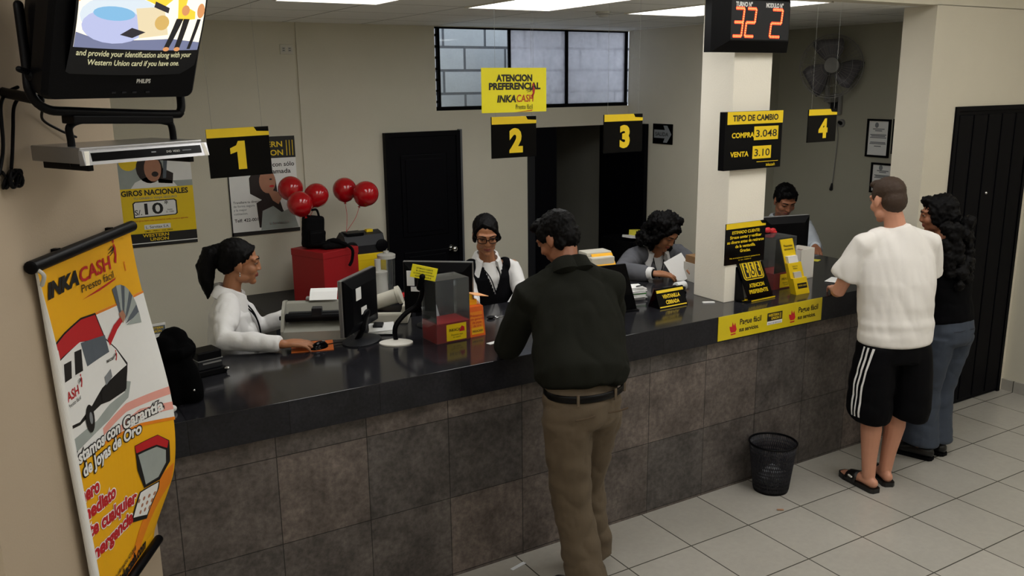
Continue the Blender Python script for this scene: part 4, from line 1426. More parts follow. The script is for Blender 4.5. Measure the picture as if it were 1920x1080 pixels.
bm = B(); box(bm, (.0, .0, .185), (.012, .02, .03), 0); obj('band', bm, M_yellow, t)
t = tag(obj('paper_slip', box(B(), (0, 0, 0), (.06, .03, .002), 0), M_paper), 'tiny white paper slip lying on the counter left of the man in dark shirt', 'paper'); t.location = (2.06, .225, CT + .001); t.rotation_euler.z = .2
t = thing('key_bunch', 'small black key fob lying by the teller with glasses', 'keys', (2.28, .63, CT))
bm = B(); ell(bm, (0, 0, .008), (.025, .018, .008)); obj('fob', bm, M_black, t, True)
bm = B(); tube(bm, [(.035 + .012 * cos(a * pi / 6), .012 * sin(a * pi / 6), .004) for a in range(12)], .0015, (0, 0, 1), 6, closed=True); bx(bm, .045, .08, -.004, .004, .002, .005); obj('key', bm, M_chrome, t)

# ventanilla cerrada tent sign
t = thing('closed_window_sign', 'black tent sign reading VENTANILLA CERRADA on the counter', 'sign', (3.27, .325, CT), radians(1))
bm = B(); loft(bm, [[Vector((x, y, z)) for y, z in ((-.05, 0), (.05, 0), (.004, .105), (-.004, .105))] for x in (-.105, .105)]); obj('tent', bm, M_blackg, t)
F = Flat(); F.rect(-.1, .1, .083, .098, M_yellow, 1); F.rect(-.1, .1, .006, .012, M_yellow, 1)
F.text('VENTANILLA', 0, .053, .027, M_yellow, 1, .04, width=.13); F.text('CERRADA', 0, .022, .027, M_yellow, 1, .04, width=.1)
F.build('lettering', t, -.05, lambda v: Vector((v.x, v.y + .046 * v.z / .105, v.z)))
t = thing('paper_pile', 'pile of white and green slips beside the black tent sign', 'paper', (3.20, .56, CT), radians(-12))
M_green = mat('green_edge', '#5fae5a', .6, .05)
for k in range(9):
    bm = B(); box(bm, (.008 * sin(k * 2.1), .01 * cos(k * 1.7), .004 + .0085 * k), (.13, .10, .006), 0, Matrix.Rotation(.12 * sin(k * 1.3), 4, 'Z')); obj('slip', bm, M_green if k in (4,) else M_paper, t)
bm = B(); tube(bm, [(.0, -.05, .084), (.06, -.03, .084)], .004, seg=8); obj('pen', bm, M_black, t)
t = thing('tape_roll', 'white roll lying at the foot of the column by the tent sign', 'roll', (3.57, .56, CT))
bm = B(); tube(bm, [(-.035, -.0, .028), (.035, .0, .028)], .028, seg=20, rnd=.05); obj('roll', bm, M_paper, t, 40)
bm = B(); tube(bm, [(-.05, .0, .028), (-.036, .0, .028)], .013, seg=14, rnd=.05); obj('core', bm, M_dgrey, t, 40)
t = thing('desk_stapler', 'dark stapler lying in front of the woman in grey', 'stapler', (3.46, .50, CT), radians(-6))
bm = B(); bx(bm, -.085, .085, -.02, .02, 0, .018, .004); obj('base', bm, M_black, t)
bm = B(); box(bm, (0, 0, .04), (.16, .03, .022), .006, Matrix.Rotation(radians(4), 4, 'Y')); obj('arm', bm, M_dgrey, t)
t = thing('brown_folder', 'brown document box against the column beside the woman in grey', 'folder', (3.835, .72, CT), radians(-6))
bm = B(); bx(bm, -.045, .045, -.06, .06, 0, .12, .002); obj('box', bm, M_lgrey, t)
bm = B(); bx(bm, -.04, .04, -.05, .05, .1, .165, .002); obj('files', bm, M_wood, t)
t = thing('beige_printer', 'beige printer behind the shoulder of the man in the dark shirt', 'printer', (3.225, .92, CT), radians(-8))
bm = B(); bx(bm, -.09, .07, -.07, .08, 0, .2, .008); obj('case', bm, M_cream, t)
bm = B(); bx(bm, -.10, .075, -.02, .09, .2, .225, .006); obj('cover', bm, M_cream, t)
bm = B(); loft(bm, [[Vector((x, y, z)) for y, z in ((-.1, .12), (-.098, .12), (-.02, .215), (-.022, .215))] for x in (-.07, .075)]); obj('yellow_sheet', bm, M_amber, t)
t = thing('stamp_box', 'small red box by the pile of slips', 'box', (3.08, .47, CT), .2)
bm = B(); bx(bm, -.03, .03, -.025, .025, 0, .06, .003); obj('body', bm, M_red, t)
bm = B(); bx(bm, -.032, .032, -.027, .027, .045, .064, .003); obj('lid', bm, M_red, t)
t = thing('yellow_folder', 'upright yellow folder behind the arm of the man in dark shirt', 'folder', (3.10, .62, CT), -.3)
bm = B(); bx(bm, -.008, .008, -.06, .06, 0, .15, .001); obj('cover', bm, M_amber, t)
bm = B(); bx(bm, -.005, .005, -.058, .058, .1, .165); obj('sheets', bm, M_wood, t)

# shelf with papers behind the woman in grey
t = thing('filing_cabinet', 'black cabinet behind the woman in grey', 'cabinet', (4.80, 2.50, 0))
bm = B(); bx(bm, -.22, .22, -.2, .2, 0, .98, .004); obj('body', bm, M_black, t)
for k in range(3):
    bm = B(); bx(bm, -.2, .2, -.212, -.198, .06 + .31 * k, .34 + .31 * k, .003); obj('drawer', bm, M_black, t)
t = thing('desk_papers', 'white and yellow papers on the black cabinet behind the woman in grey', 'paper', (4.72, 2.42, .98), .2)
bm = B(); box(bm, (-.05, -.02, .02), (.16, .1, .02), 0, Matrix.Rotation(.15, 4, 'Y')); obj('sheet', bm, M_paper, t)
bm = B(); box(bm, (.04, .0, .05), (.12, .1, .05), 0, Matrix.Rotation(.1, 4, 'Y')); obj('yellow_pad', bm, mat('pad_yellow', '#e6dc4a', .6, .05), t)

# accessibility stand
t = thing('priority_stand', 'tilted black stand with accessibility pictograms reading ATENCION PREFERENTE', 'sign', (3.815, .14, CT), radians(2))
LN = lambda v: Vector((v.x - .06 * v.z / .24, v.y + .06 * v.z / .24, v.z + .006))
bm = B(); bx(bm, -.105, .105, -.003, .002, 0, .245, .001)
for v in bm.verts: v.co = LN(v.co)
obj('panel', bm, M_blackg, t)
bm = B(); loft(bm, [[Vector((x, y, z)) for y, z in ((.002, .004), (.065, .235), (.067, .235), (.10, .004))] for x in (-.16, -.13)]); obj('side_wing', bm, M_black, t)
bm = B(); bx(bm, -.14, .11, -.02, .09, 0, .008, .002); obj('foot', bm, M_black, t)
bm = B(); bx(bm, -.10, .10, -.022, -.019, .002, .009); bx(bm, -.15, -.09, .0, .05, .0085, .0095); obj('yellow_edge', bm, M_yellow, t)
F = Flat()
def rrect(x0, x1, z0, z1, r):
    P = []
    for cx, cz, a0 in ((x1 - r, z0 + r, -90), (x1 - r, z1 - r, 0), (x0 + r, z1 - r, 90), (x0 + r, z0 + r, 180)):
        P += [(cx + r * cos(radians(a0 + 22.5 * k)), cz + r * sin(radians(a0 + 22.5 * k))) for k in range(5)]
    return P
F.poly(rrect(-.085, .085, .112, .226, .02), M_yellow, 1); F.poly(rrect(-.079, .079, .118, .220, .016), M_ink, 2)
F.poly(rrect(-.072, -.028, .124, .214, .004), M_yellow, 3); F.poly(rrect(-.022, .022, .124, .214, .004), M_yellow, 3); F.poly(rrect(.028, .072, .124, .214, .004), M_yellow, 3)
for x in (-.05, .05):
    F.disc(x, .2, .009, .009, M_ink, 4, n=12)
    F.poly([(x - .012, .13), (x - .014, .16), (x - .01, .19), (x + .004, .19), (x + .015, .165), (x + .01, .13)], M_ink, 4)
    F.disc(x + .006, .163, .006, .009, M_yellow, 5, n=10)
F.disc(-.002, .2, .008, .008, M_ink, 4, n=12)
F.poly([(-.008, .19), (.004, .19), (.005, .168), (.014, .168), (.016, .148), (.01, .148), (.008, .16), (-.008, .16)], M_ink, 4)
F.disc(-.004, .15, .015, .016, M_ink, 4, 120, 380); F.disc(-.003, .153, .009, .010, M_yellow, 5)
F.text('ATENCION', .0, .07, .03, M_yellow, 1, .04, width=.125)
F.text('PREFERENTE', .0, .035, .03, M_yellow, 1, .04, width=.155)
F.build('lettering', t, -.003, LN)

# yellow brochure stand
t = thing('brochure_stand', 'tall narrow yellow cardboard brochure stand on the counter', 'stand', (4.115, .13, CT), radians(0))
SK = lambda v: Vector((v.x - .09 * v.z / .33, v.y + .03 * v.z / .33, v.z))
bm = B(); bx(bm, -.052, .052, .0, .006, 0, .33)
for v in bm.verts: v.co = SK(v.co)
obj('back_card', bm, M_yellow, t)
for z0, z1, y0 in ((.0, .10, -.04), (.10, .19, -.022)):
    bm = B(); loft(bm, [[Vector((x, y, z)) for x, y in ((-.055, 0), (.06, 0), (.06, y0), (-.055, y0))] for z in (z0, z1)])
    for v in bm.verts: v.co = SK(v.co)
    obj('pocket', bm, M_yellow, t)
F = Flat(); F.text('Paquetes\nescolares', 0, .285, .02, M_ink, 1, .012); F.build('print', t, -.001, SK)
F = Flat(); F.text('Lleva tu\nfolleto', .0, .165, .014, M_ink, 1, .005, h=1); F.build('print', t, -.022, SK)
F = Flat(); F.rect(-.03, .05, .035, .068, M_ink, 1); F.text('WESTERN UNION', .01, .048, .014, M_yellow, 1, .01, width=.07); F.build('print', t, -.04, SK)
bm = B(); box(bm, (-.0, -.01, .205), (.08, .02, .05), 0)
for v in bm.verts: v.co = SK(v.co)
obj('leaflet', bm, M_paper, t)
bm = B(); box(bm, (.0, -.028, .115), (.06, .01, .04), 0)
for v in bm.verts: v.co = SK(v.co)
obj('leaflet', bm, M_lgrey, t)
t = thing('ribbon_bow', 'small dark red bow on top of the acrylic box behind the yellow stand', 'bow', (4.17, .42, CT + .317))
bm = B(); ell(bm, (-.022, 0, .02), (.026, .014, .018)); ell(bm, (.022, 0, .012), (.026, .014, .018)); ell(bm, (0, 0, .014), .012); obj('loops', bm, M_redp, t, True)
bm = B(); tube(bm, spline([(.0, 0, .012), (.02, -.01, .005), (.04, -.012, .0045)]), (.006), seg=6); obj('tail', bm, M_redp, t, True)
t = thing('white_box', 'open white carton on the counter behind the yellow stand', 'box', (4.45, .42, CT), radians(8))
bm = B()
for a in ((-.075, -.072, -.06, .06), (.072, .075, -.06, .06), (-.075, .075, -.06, -.057), (-.075, .075, .057, .06)):
    bx(bm, a[0], a[1], a[2], a[3], 0, .195)
bx(bm, -.075, .075, -.06, .06, 0, .003)
obj('carton', bm, M_white, t)
bm = B(); bx(bm, -.07, .07, -.055, .055, .003, .17); obj('contents', bm, mat('brown_leather', '#5e3420', .6, .1), t)
t = tag(obj('yellow_note', box(B(), (0, 0, 0), (.07, .05, .002), 0), mat('pad_yellow', '#e6dc4a')), 'tiny yellow note lying on the counter in the booth', 'note'); t.location = (4.985, .73, CT + .001); t.rotation_euler.z = .4
t = tag(obj('paper_scrap', box(B(), (0, 0, 0), (.07, .02, .006), .001), M_paper), 'thin white strip of paper at the foot of the square column', 'paper'); t.location = (3.50, .24, CT + .003); t.rotation_euler.z = -.5

# left end of the counter
t = thing('black_jacket', 'black hooded jacket heaped on the left end of the counter', 'jacket', (.60, .20, CT))
bm = B()
tube(bm, [(-.06, .02, .03), (-.06, .04, .12), (-.05, .05, .22)], [(.09, .07), (.09, .065), (.06, .05)], (1, 0, 0), 14)
tube(bm, [(.03, -.0, .02), (.015, .02, .1), (-.01, .05, .2)], [(.05, .06), (.06, .055), (.05, .05)], (1, 0, 0), 14)
ell(bm, (-.005, .09, .235), (.062, .065, .058)); ell(bm, (.015, .10, .19), (.07, .06, .06)); tube(bm, [(-.05, .0, .20), (.0, -.03, .21), (.05, .03, .205)], .022, seg=10)
organic('cloth', bm, mat('black_cloth', '#040405', .95, .2, spec=.05), t, .009, 4, wrinkle(.006, 10, 10, 9))
bm = B(); ell(bm, (.03, -.062, .06), (.005, .004, .005)); obj('rivet', bm, M_chrome, t, True)
t = thing('hole_punch', 'stacked black desk punches beside the black jacket', 'stapler', (.765, .53, CT), radians(12))
bm = B(); bx(bm, -.075, .065, -.06, .06, 0, .03, .006); obj('tray', bm, M_black, t)
bm = B(); bx(bm, -.06, .05, -.05, .05, .03, .07, .004); obj('body', bm, M_dgrey, t)
bm = B(); bx(bm, -.06, .05, -.05, .05, .072, .11, .006); obj('handle', bm, M_black, t)
bm = B(); bx(bm, -.04, .045, -.053, -.05, .055, .062); bx(bm, -.06, .052, -.052, .05, .0705, .074); obj('steel_edge', bm, M_silver, t)
bm = B(); tube(bm, [(.055, -.05, .02), (.065, -.065, .02)], .008, seg=10); obj('knob', bm, M_chrome, t, True)
t = thing('counter_card', 'white card with a black and yellow header behind the jacket', 'card', (.57, .55, CT), radians(4))
bm = B(); box(bm, (0, 0, .125), (.085, .003, .25), 0); obj('card', bm, M_paper, t)
bm = B(); bx(bm, -.04, .04, -.02, .03, 0, .01, .002); obj('foot', bm, M_black, t)
F = Flat(); F.rect(-.04, .04, .205, .24, M_pgrey2, 1); F.text('WESTERN\nUNION', 0, .226, .014, M_yellow, 1, .02, h=2); F.rect(-.03, .03, .17, .172, M_inkg, 1); F.rect(-.03, .02, .155, .157, M_inkg, 1)
F.build('print', t, -.0015)
t = tag(obj('crumpled_tissue', ell(B(), (0, 0, .014), (.017, .013, .014)), M_paper, None, True), 'small crumpled white tissue at the left end of the counter edge', 'tissue'); t.location = (.535, .1, CT)

# ================================================================== ON THE FLOOR
t = thing('waste_basket', 'black mesh waste basket standing on the floor against the counter', 'basket', (3.665, -.15, 0))
M_mesh = bpy.data.materials.new('black_mesh'); M_mesh.use_nodes = True
nt = M_mesh.node_tree; pb = nt.nodes['Principled BSDF']; pb.inputs['Base Color'].default_value = (.006, .006, .012, 1); pb.inputs['Roughness'].default_value = .45
bm = B(); lathe(bm, [(0, .004), (.096, .004), (.097, .0), (.1, .02), (.096, .022)], 40); obj('bottom', bm, M_black, t, 35)
bm = B()
for k in range(72):
    a = 2 * pi * k / 72
    for s in (1, -1):
        P = [((.098 + .032 * q) * cos(a + s * .5 * q), (.098 + .032 * q) * sin(a + s * .5 * q), .015 + .27 * q) for q in (0, .25, .5, .75, 1)]
        tube(bm, P, .0031, seg=4, rnd=False)
for k in range(9):
    q = k / 9
    rr_ = .098 + .032 * q
    tube(bm, [(rr_ * cos(2 * pi * i / 40), rr_ * sin(2 * pi * i / 40), .015 + .27 * q) for i in range(40)], .0018, (0, 0, 1), 4, closed=True)
obj('mesh_wall', bm, M_mesh, t, True)
bm = B(); tube(bm, [(  .131 * cos(2 * pi * i / 48), .131 * sin(2 * pi * i / 48), .288) for i in range(48)], .006, (0, 0, 1), 8, closed=True); obj('rim', bm, M_black, t, True)
t = thing('crumpled_bag', 'crumpled pale plastic bag inside the mesh waste basket', 'bag', (3.665, -.15, .025))
bm = B(); ell(bm, (0, 0, .05), (.07, .07, .045)); ell(bm, (-.01, -.03, .09), (.04, .03, .035)); ell(bm, (.03, .02, .08), (.035, .035, .03))
organic('film', bm, mat('plastic_film', '#9aa0a8', .35, .1), t, .007, 1, wrinkle(.014, 30, 30, 30))
t = tag(obj('paper_scrap', box(B(), (0, 0, .003), (.035, .012, .004), .001), mat('tan_scrap', '#a67c5e', .7)), 'tiny tan scrap of paper on the floor in front of the waste basket', 'litter'); t.location = (3.51, -.365, .002); t.rotation_euler.z = -.6
t = tag(obj('paper_scrap', box(B(), (0, 0, .002), (.09, .02, .002), 0), mat('pale_scrap', '#d8dbe0', .7)), 'white scrap on the floor left of the man in the dark shirt', 'litter'); t.location = (2.0, -.09, .001); t.rotation_euler.z = .25

# ================================================================== PEOPLE
V = Vector


def skin_mat(name, c, lipc):
    return [mat('skin_' + name, c, .5, .07, 25, .05), mat('lips_' + name, lipc, .45, .05)]


SK_A = skin_mat('olive', '#9a6448', '#7d4038')
SK_W = skin_mat('tan', '#a8714f', '#8c463c')
SK_B = skin_mat('fair', '#c98f74', '#a8584c')
M_hair = mat('black_hair', '#050405', .5, .25, 60, .25, stretch=(3, 3, .6), spec=.12)
M_hairb = mat('brown_hair', '#33200f', .65, .2, 90, .3, stretch=(2, 2, .7))
M_eye = mat('eye_white', '#a59b92', .35, .02, spec=.2)
M_iris = mat('iris', '#120a07', .2, .05)
M_shirt = mat('white_shirt', '#e4e3e2', .75, .03, 20, .06)
M_navy = mat('navy_vest', '#08080c', .85, .1, spec=.1)


def headM(c, yaw, pitch, roll=0, s=1.):
    """local +Y looks out of the face; yaw CCW from +Y (degrees), pitch down"""
    return Matrix.Translation(c) @ Matrix.Rotation(radians(yaw), 4, 'Z') @ Matrix.Rotation(radians(-pitch), 4, 'X') @ Matrix.Rotation(radians(roll), 4, 'Y') @ Matrix.Scale(s, 4)


def head_pieces(bm, M, female=True):
    j = .92 if female else 1.0
    nz_ = 0 if female else .005
    ell(bm, (0, -.014, .032), (.073, .092, .082), M)
    ell(bm, (0, .022, -.02), (.062 * j, .066, .085), M)
    ell(bm, (0, .030, -.062), (.05 * j, .052, .046), M)
    ell(bm, (0, .064, -.096), (.022 * j, .02, .018), M)                     # chin
    for s in (-1, 1):
        ell(bm, (s * .037 * j, .052, -.03), (.024, .028, .026), M)          # cheek
        ell(bm, (s * .047 * j, .012, -.072), (.014, .034, .022), M)         # jaw angle
        ell(bm, (s * .074, -.008, -.006), (.008, .019, .030), M, Matrix.Rotation(s * -.25, 4, 'Z') @ Matrix.Rotation(.15, 4, 'X'))   # ear
        ell(bm, (s * .073, .0, -.03), (.007, .009, .010), M)
        ell(bm, (s * .0105, .092, -.032), (.0075, .008, .0065), M)          # nostril wing
        ell(bm, (s * .03, .078, .006), (.017, .010, .009), M)               # closed-lid mass
    tube(bm, [(-.048, .066, .024), (-.02, .082, .024), (.02, .082, .024), (.048, .066, .024)], .010, seg=8, M=M)
    tube(bm, [(0, .083, .018), (0, .0915 + nz_ * .4, -.008), (0, .098 + nz_, -.029)], [(.008, .009), (.0075, .010), (.0105, .009)], (1, 0, 0), 8, M=M)
    tube(bm, [(-.019, .080, -.057), (0, .088, -.0545), (.019, .080, -.057)], [.004, .0062, .004], seg=8, M=M)
    tube(bm, [(-.016, .080, -.064), (0, .087, -.067), (.016, .080, -.064)], [.004, .0065, .004], seg=8, M=M)


def face_parts(t, M, brow=.0035, closed=.5, brows=True):
    for s in (-1, 1):
        bm = B()
        Q = M @ Matrix.Translation((s * .031, .0745, .0035)) @ Matrix.Rotation(s * -.22, 4, 'Z')
        ell(bm, (0, .0028, -.001), (.0135, .0085, .0062 * closed + .002), Q, None, 14)
        ell(bm, (0, .0078, -.0012), (.0062, .0045, .0052 * closed + .002), Q, None, 12, 1)
        obj('eye', bm, [M_eye, M_iris], t, True)
        bm = B(); tube(bm, [Q @ V(p) for p in ((-.0155, .005, .0005), (-.007, .0115, .0045 * closed + .002), (.006, .0118, .0048 * closed + .002), (.0155, .006, .0015))], [.0012, .002, .002, .0012], seg=6); obj('eyelash', bm, M_hair, t, True)
        if brows:
            bm = B(); tube(bm, [M @ V((s * x, y, z)) for x, y, z in ((.013, .0925, .0235), (.03, .0895, .0285), (.048, .0755, .0265))], [(brow, .0025), (brow, .0028), (brow * .5, .002)], (0, 0, 1), 8); obj('eyebrow', bm, M_hair, t, True)


def lipfn(M):
    Mi = M.inverted()

    def f(c, n):
        q = Mi @ c
        return 1 if (abs(q.x) < .0245 - abs(q.z + .061) * .9 and q.y > .068 and -.0715 < q.z < -.0525) else 0
    return f


def hand_pieces(bm, M, thumb=1, curl=.5, spread=.004, grip=0.3):
    """wrist at origin, fingers along +Y, back of the hand +Z, thumb towards thumb*X"""
    xs = [thumb * x for x in (.029, .0095, -.010, -.028)]
    ln = (.072, .080, .075, .058)
    base = (.084, .088, .084, .077)
    for i in range(4):
        tube(bm, [(xs[i] * .62, .0, 0), (xs[i] * .85, .04, .003), (xs[i], base[i], 0)], [(.013, .012), (.014, .012), (.0115, .0105)], seg=10, M=M)
        p = V((xs[i], base[i], 0))
        a = curl * .55
        P, R = [p.copy()], [.0092]
        for k, f in enumerate((.45, .32, .23)):
            p = p + V((thumb * spread * (1.5 - i) * .6, cos(a) * ln[i] * f, -sin(a) * ln[i] * f))
            P.append(p.copy()); R.append((.0086, .008, .0068)[k])
            a += curl * (.8 + .1 * i)
        tube(bm, P, R, seg=10, M=M)
    tube(bm, [(thumb * .014, .012, -.004), (thumb * .036, .042, -.010), (thumb * (.050 - .01 * grip), .068, -.016), (thumb * (.052 - .02 * grip), .094, -.018 - .008 * grip)], [.015, .0125, .0105, .0078], seg=10, M=M)


def aim(p, d, back):
    """matrix at p: +Y along d, +Z near back"""
    y = V(d).normalized()
    z = V(back)
    z = (z - y * z.dot(y)).normalized()
    x = y.cross(z)
    return Matrix(((x.x, y.x, z.x, p[0]), (x.y, y.y, z.y, p[1]), (x.z, y.z, z.z, p[2]), (0, 0, 0, 1)))


def body(t, J, HM, skin, female=True, hands=(), vox=.0048, legs=True, feet=True):
    bm = B()
    head_pieces(bm, HM, female)
    k = .86 if female else 1.0
    nb = V(J['neck'])
    hb = HM @ V((0, -.022, -.055))
    lat = V(J['shR']) - V(J['shL'])
    tube(bm, [nb + V((0, 0, -.04)), nb.lerp(hb, .5), hb], [(.062 * k, .058 * k), (.053 * k, .053 * k), (.052 * k, .054 * k)], lat, 14, M=None)
    tube(bm, [J['hip'], J['chest'], nb], [(.12, .08), (.12, .08), (.05, .05)], lat, 14)
    for s in 'LR':
        sh, el, wr = V(J['sh' + s]), V(J['el' + s]), V(J['wr' + s])
        tube(bm, [nb + V((0, 0, -.03)), sh.lerp(nb, .35) + V((0, 0, -.02)), sh], [.04, .042, .044 * k], seg=10)
        tube(bm, [sh, sh.lerp(el, .5), el, el.lerp(wr, .3), wr], [.046 * k, .043 * k, .036 * k, .037 * k, .026 * k], seg=12)
        if legs:
            hp, kn, an = V(J['hp' + s]), V(J['kn' + s]), V(J['an' + s])
            ca = kn.lerp(an, .3) + V((0, -.012, 0))
            tube(bm, [hp, hp.lerp(kn, .5), kn, ca, an.lerp(kn, .25), an], [.08, .068, .054, .058, .042, .037], seg=14)
            if feet:
                fd = V(J['ft' + s]).normalized()
                tube(bm, [an + fd * -.035 + V((0, 0, -.035)), an + V((0, 0, -.03)) + fd * .04, an + fd * .12 + V((0, 0, -.055)), an + fd * .19 + V((0, 0, -.065))], [(.03, .032), (.037, .034), (.042, .022), (.034, .014)], fd.cross(V((0, 0, 1))), 12)
    for (M, th, cu, gr) in hands:
        hand_pieces(bm, M, th, cu, .004, gr)
    return organic('body', bm, skin, t, vox, 3, None, lipfn(HM))


def torso_cloth(bm, secs, lat, rnd=.12):
    tube(bm, [s[0] for s in secs], [(s[1], s[2]) for s in secs], lat, 24, rnd)


def trousers(t, J, m, wr=(.165, .125), kr=.085, hr=.095, name='trousers', disp=None, low=.02, k=1.):
    bm = B()
    hp = V(J['hip'])
    lat = V(J['hpR']) - V(J['hpL'])
    up_ = (V(J['chest']) - hp).normalized()
    tube(bm, [hp + up_ * .09, hp + up_ * .0, hp - V((0, 0, .06))], [wr, (wr[0] * 1.08, wr[1] * 1.08), (wr[0] * 1.05, wr[1] * 1.05)], lat, 24, .3)
    for s in 'LR':
        h, kn, an = V(J['hp' + s]), V(J['kn' + s]), V(J['an' + s])
        tube(bm, [h, h.lerp(kn, .4), kn, kn.lerp(an, .5), an + V((0, 0, low))], [(.105 * k, .115 * k), (.098 * k, .105 * k), (kr, kr * 1.05), ((kr + hr) / 2 * .97, (kr + hr) / 2), (hr, hr * 1.15)], lat, 18, .12)
    return organic(name, bm, m, t, .009, 3, disp or wrinkle(.004, 7, 7, 12, 3))


def shoe(t, an, fd, m, sole=None, k=1.):
    an = V(an); fd = V(fd).normalized(); fl = V((an.x, an.y, 0))
    bm = B()
    la = fd.cross(V((0, 0, 1)))
    tube(bm, [fl - fd * .06 * k + V((0, 0, .045)), fl + fd * .03 + V((0, 0, .05)), fl + fd * .12 * k + V((0, 0, .036)), fl + fd * .195 * k + V((0, 0, .027))], [(.036, .042), (.042, .045), (.046, .032), (.034, .022)], la, 14)
    bmesh.ops.bisect_plane(bm, geom=bm.verts[:] + bm.edges[:] + bm.faces[:], plane_co=(0, 0, .012), plane_no=(0, 0, 1), clear_inner=True)
    s = obj('shoe', bm, m, t, True)
    bm = B()
    P = []
    for q, wv in ((-.1, .02), (-.085, .038), (-.03, .042), (.05, .044), (.13, .05), (.19, .044), (.225, .024)):
        P.append((q * k, wv))
    ring = [fl + fd * q + la * wv for q, wv in P] + [fl + fd * q - la * wv for q, wv in P[::-1]]
    loft(bm, [[v + V((0, 0, z)) for v in ring] for z in (.0, .018)])
    obj('sole', bm, sole or M_blackm, s)
    return s


def collar(t, nb, HM, lat, fwd, m, r=(.075, .07), open_=.5, hgt=.045, name='collar', tip=.09):
    """folded shirt collar with two points, open at the front"""
    bm = B()
    la, fd = V(lat).normalized(), V(fwd).normalized()
    la = (la - fd * la.dot(fd)).normalized()
    up_ = la.cross(fd) if la.cross(fd).z > 0 else -la.cross(fd)
    rings = []
    n = 26
    for i in range(n + 1):
        a = -pi + open_ + (2 * pi - 2 * open_) * i / n       # 0 = back
        dirv = la * sin(a) - fd * cos(a)
        fr = max(0, (abs(a) / (pi - open_)) ** 3)
        c = V(nb)
        rx = r[0] * abs(sin(a)) + r[1] * abs(cos(a))
        hh = hgt * (1 - .45 * fr)
        p_in = c + dirv * (rx * .80) + up_ * hh
        p_out = c + dirv * (rx * 1.02) + up_ * hh * .8
        p_low = c + dirv * (rx * (1.2 + .32 * fr)) + up_ * (-.012 - tip * fr * .8)
        p_low2 = c + dirv * (rx * (1.12 + .32 * fr)) + up_ * (-.016 - tip * fr * .8)
        p_bot = c + dirv * (rx * .84) + up_ * (-.03)
        rings.append([p_bot, p_in, p_out, p_low, p_low2])
    loft(bm, rings)
    return obj(name, bm, m, t, 50)


def person(label, base, hdg, group=None):
    """local frame: x to the person's right, y ahead; hdg clockwise from +Y in degrees"""
    return thing('person', label, 'person', (base[0], base[1], 0), -radians(hdg), group)


def loc(base, hdg, p):
    h = radians(hdg)
    dx, dy = p[0] - base[0], p[1] - base[1]
    return V((dx * cos(h) - dy * sin(h), dx * sin(h) + dy * cos(h), p[2]))


# ---------------------------------------------------------------- man in the dark shirt
base = (2.15, -.42)
t = person('man seen from behind in a dark green shirt and khaki trousers leaning on the counter', base, 0)
J = dict(hip=V((-.04, -.04, .935)), chest=V((.0, .10, 1.21)), neck=V((.045, .20, 1.455)),
         shL=V((-.15, .21, 1.375)), shR=V((.245, .17, 1.385)), elL=V((-.17, .37, 1.10)), wrL=V((-.04, .57, 1.085)),
         elR=V((.36, .28, 1.10)), wrR=V((.25, .50, 1.085)),
         hpL=V((-.13, -.05, .89)), hpR=V((.05, -.03, .89)), knL=V((-.09, -.03, .49)), knR=V((.08, .10, .49)),
         anL=V((-.05, -.10, .09)), anR=V((.13, .10, .09)), ftL=V((-.12, 1, 0)), ftR=V((.2, 1, 0)))
HM = headM((.055, .30, 1.60), 24, 30, 0, 1.0)
body(t, J, HM, SK_A, False, [(aim(J['wrL'], (.35, 1, -.1), (0, 0, 1)), 1, .5, .3), (aim(J['wrR'], (-.5, 1, -.1), (0, 0, 1)), -1, .5, .3)], .0055)
face_parts(t, HM)
bm = B()
ell(bm, (0, -.024, .042), (.081, .097, .083), HM)
ell(bm, (0, -.055, .0), (.071, .062, .075), HM)
ell(bm, (0, .045, .085), (.065, .05, .033), HM)
for s in (-1, 1):
    ell(bm, (s * .066, .02, .035), (.014, .035, .038), HM)
    ell(bm, (s * .062, -.04, -.035), (.014, .03, .03), HM)
organic('hair', bm, M_hair, t, .006, 2, wrinkle(.006, 60, 60, 45, 2))
M_dsh = mat('dark_green_corduroy', '#1c1d18', .9, .1, 30, .15, stretch=(6, 6, .5), spec=.1)
bm = B()
lat = J['shR'] - J['shL']
torso_cloth(bm, [(V((-.035, -.045, 1.018)), .188, .138), (V((-.03, -.03, 1.06)), .214, .167), (V((-.005, .03, 1.14)), .215, .15), (V((.025, .10, 1.27)), .215, .14), (V((.045, .165, 1.375)), .19, .11), (V((.045, .19, 1.44)), .098, .08), (V((.046, .20, 1.47)), .066, .064)], lat)
for s in 'LR':
    tube(bm, [J['sh' + s].lerp(J['neck'], .55), J['sh' + s], J['sh' + s].lerp(J['el' + s], .5), J['el' + s], J['el' + s].lerp(J['wr' + s], .5), J['wr' + s]], [.075, .083, .076, .066, .058, .046], seg=16)
organic('shirt', bm, M_dsh, t, .009, 4, wrinkle(.013, 6, 6, 5, 5))
collar(t, J['neck'] + V((.003, .005, .018)), HM, (1, -.1, 0), (.0, .9, -.45), M_dsh, (.068, .068), .5, .05, tip=.05)
bm = B(); tube(bm, [V((-.037, -.045, 1.005)) + V((.183 * cos(2 * pi * k / 40), .135 * sin(2 * pi * k / 40), .0)) for k in range(40)], [(.017, .006)] * 40, (0, 0, 1), 8, closed=True); obj('belt', bm, mat('black_leather', '#060505', .35, .1, spec=.15), t, True)
M_kha = mat('khaki_cotton', '#594c3b', .85, .06, 25, .08)
tr = trousers(t, J, M_kha, (.178, .13), .088, .088, disp=wrinkle(.011, 6, 6, 8, 1))
for a in (-2.2, -1.2, -.5):
    bm = B(); box(bm, (-.037 + .19 * cos(a), -.045 + .142 * sin(a), 1.004), (.012, .006, .05), .001, None); obj('belt_loop', bm, M_kha, tr)
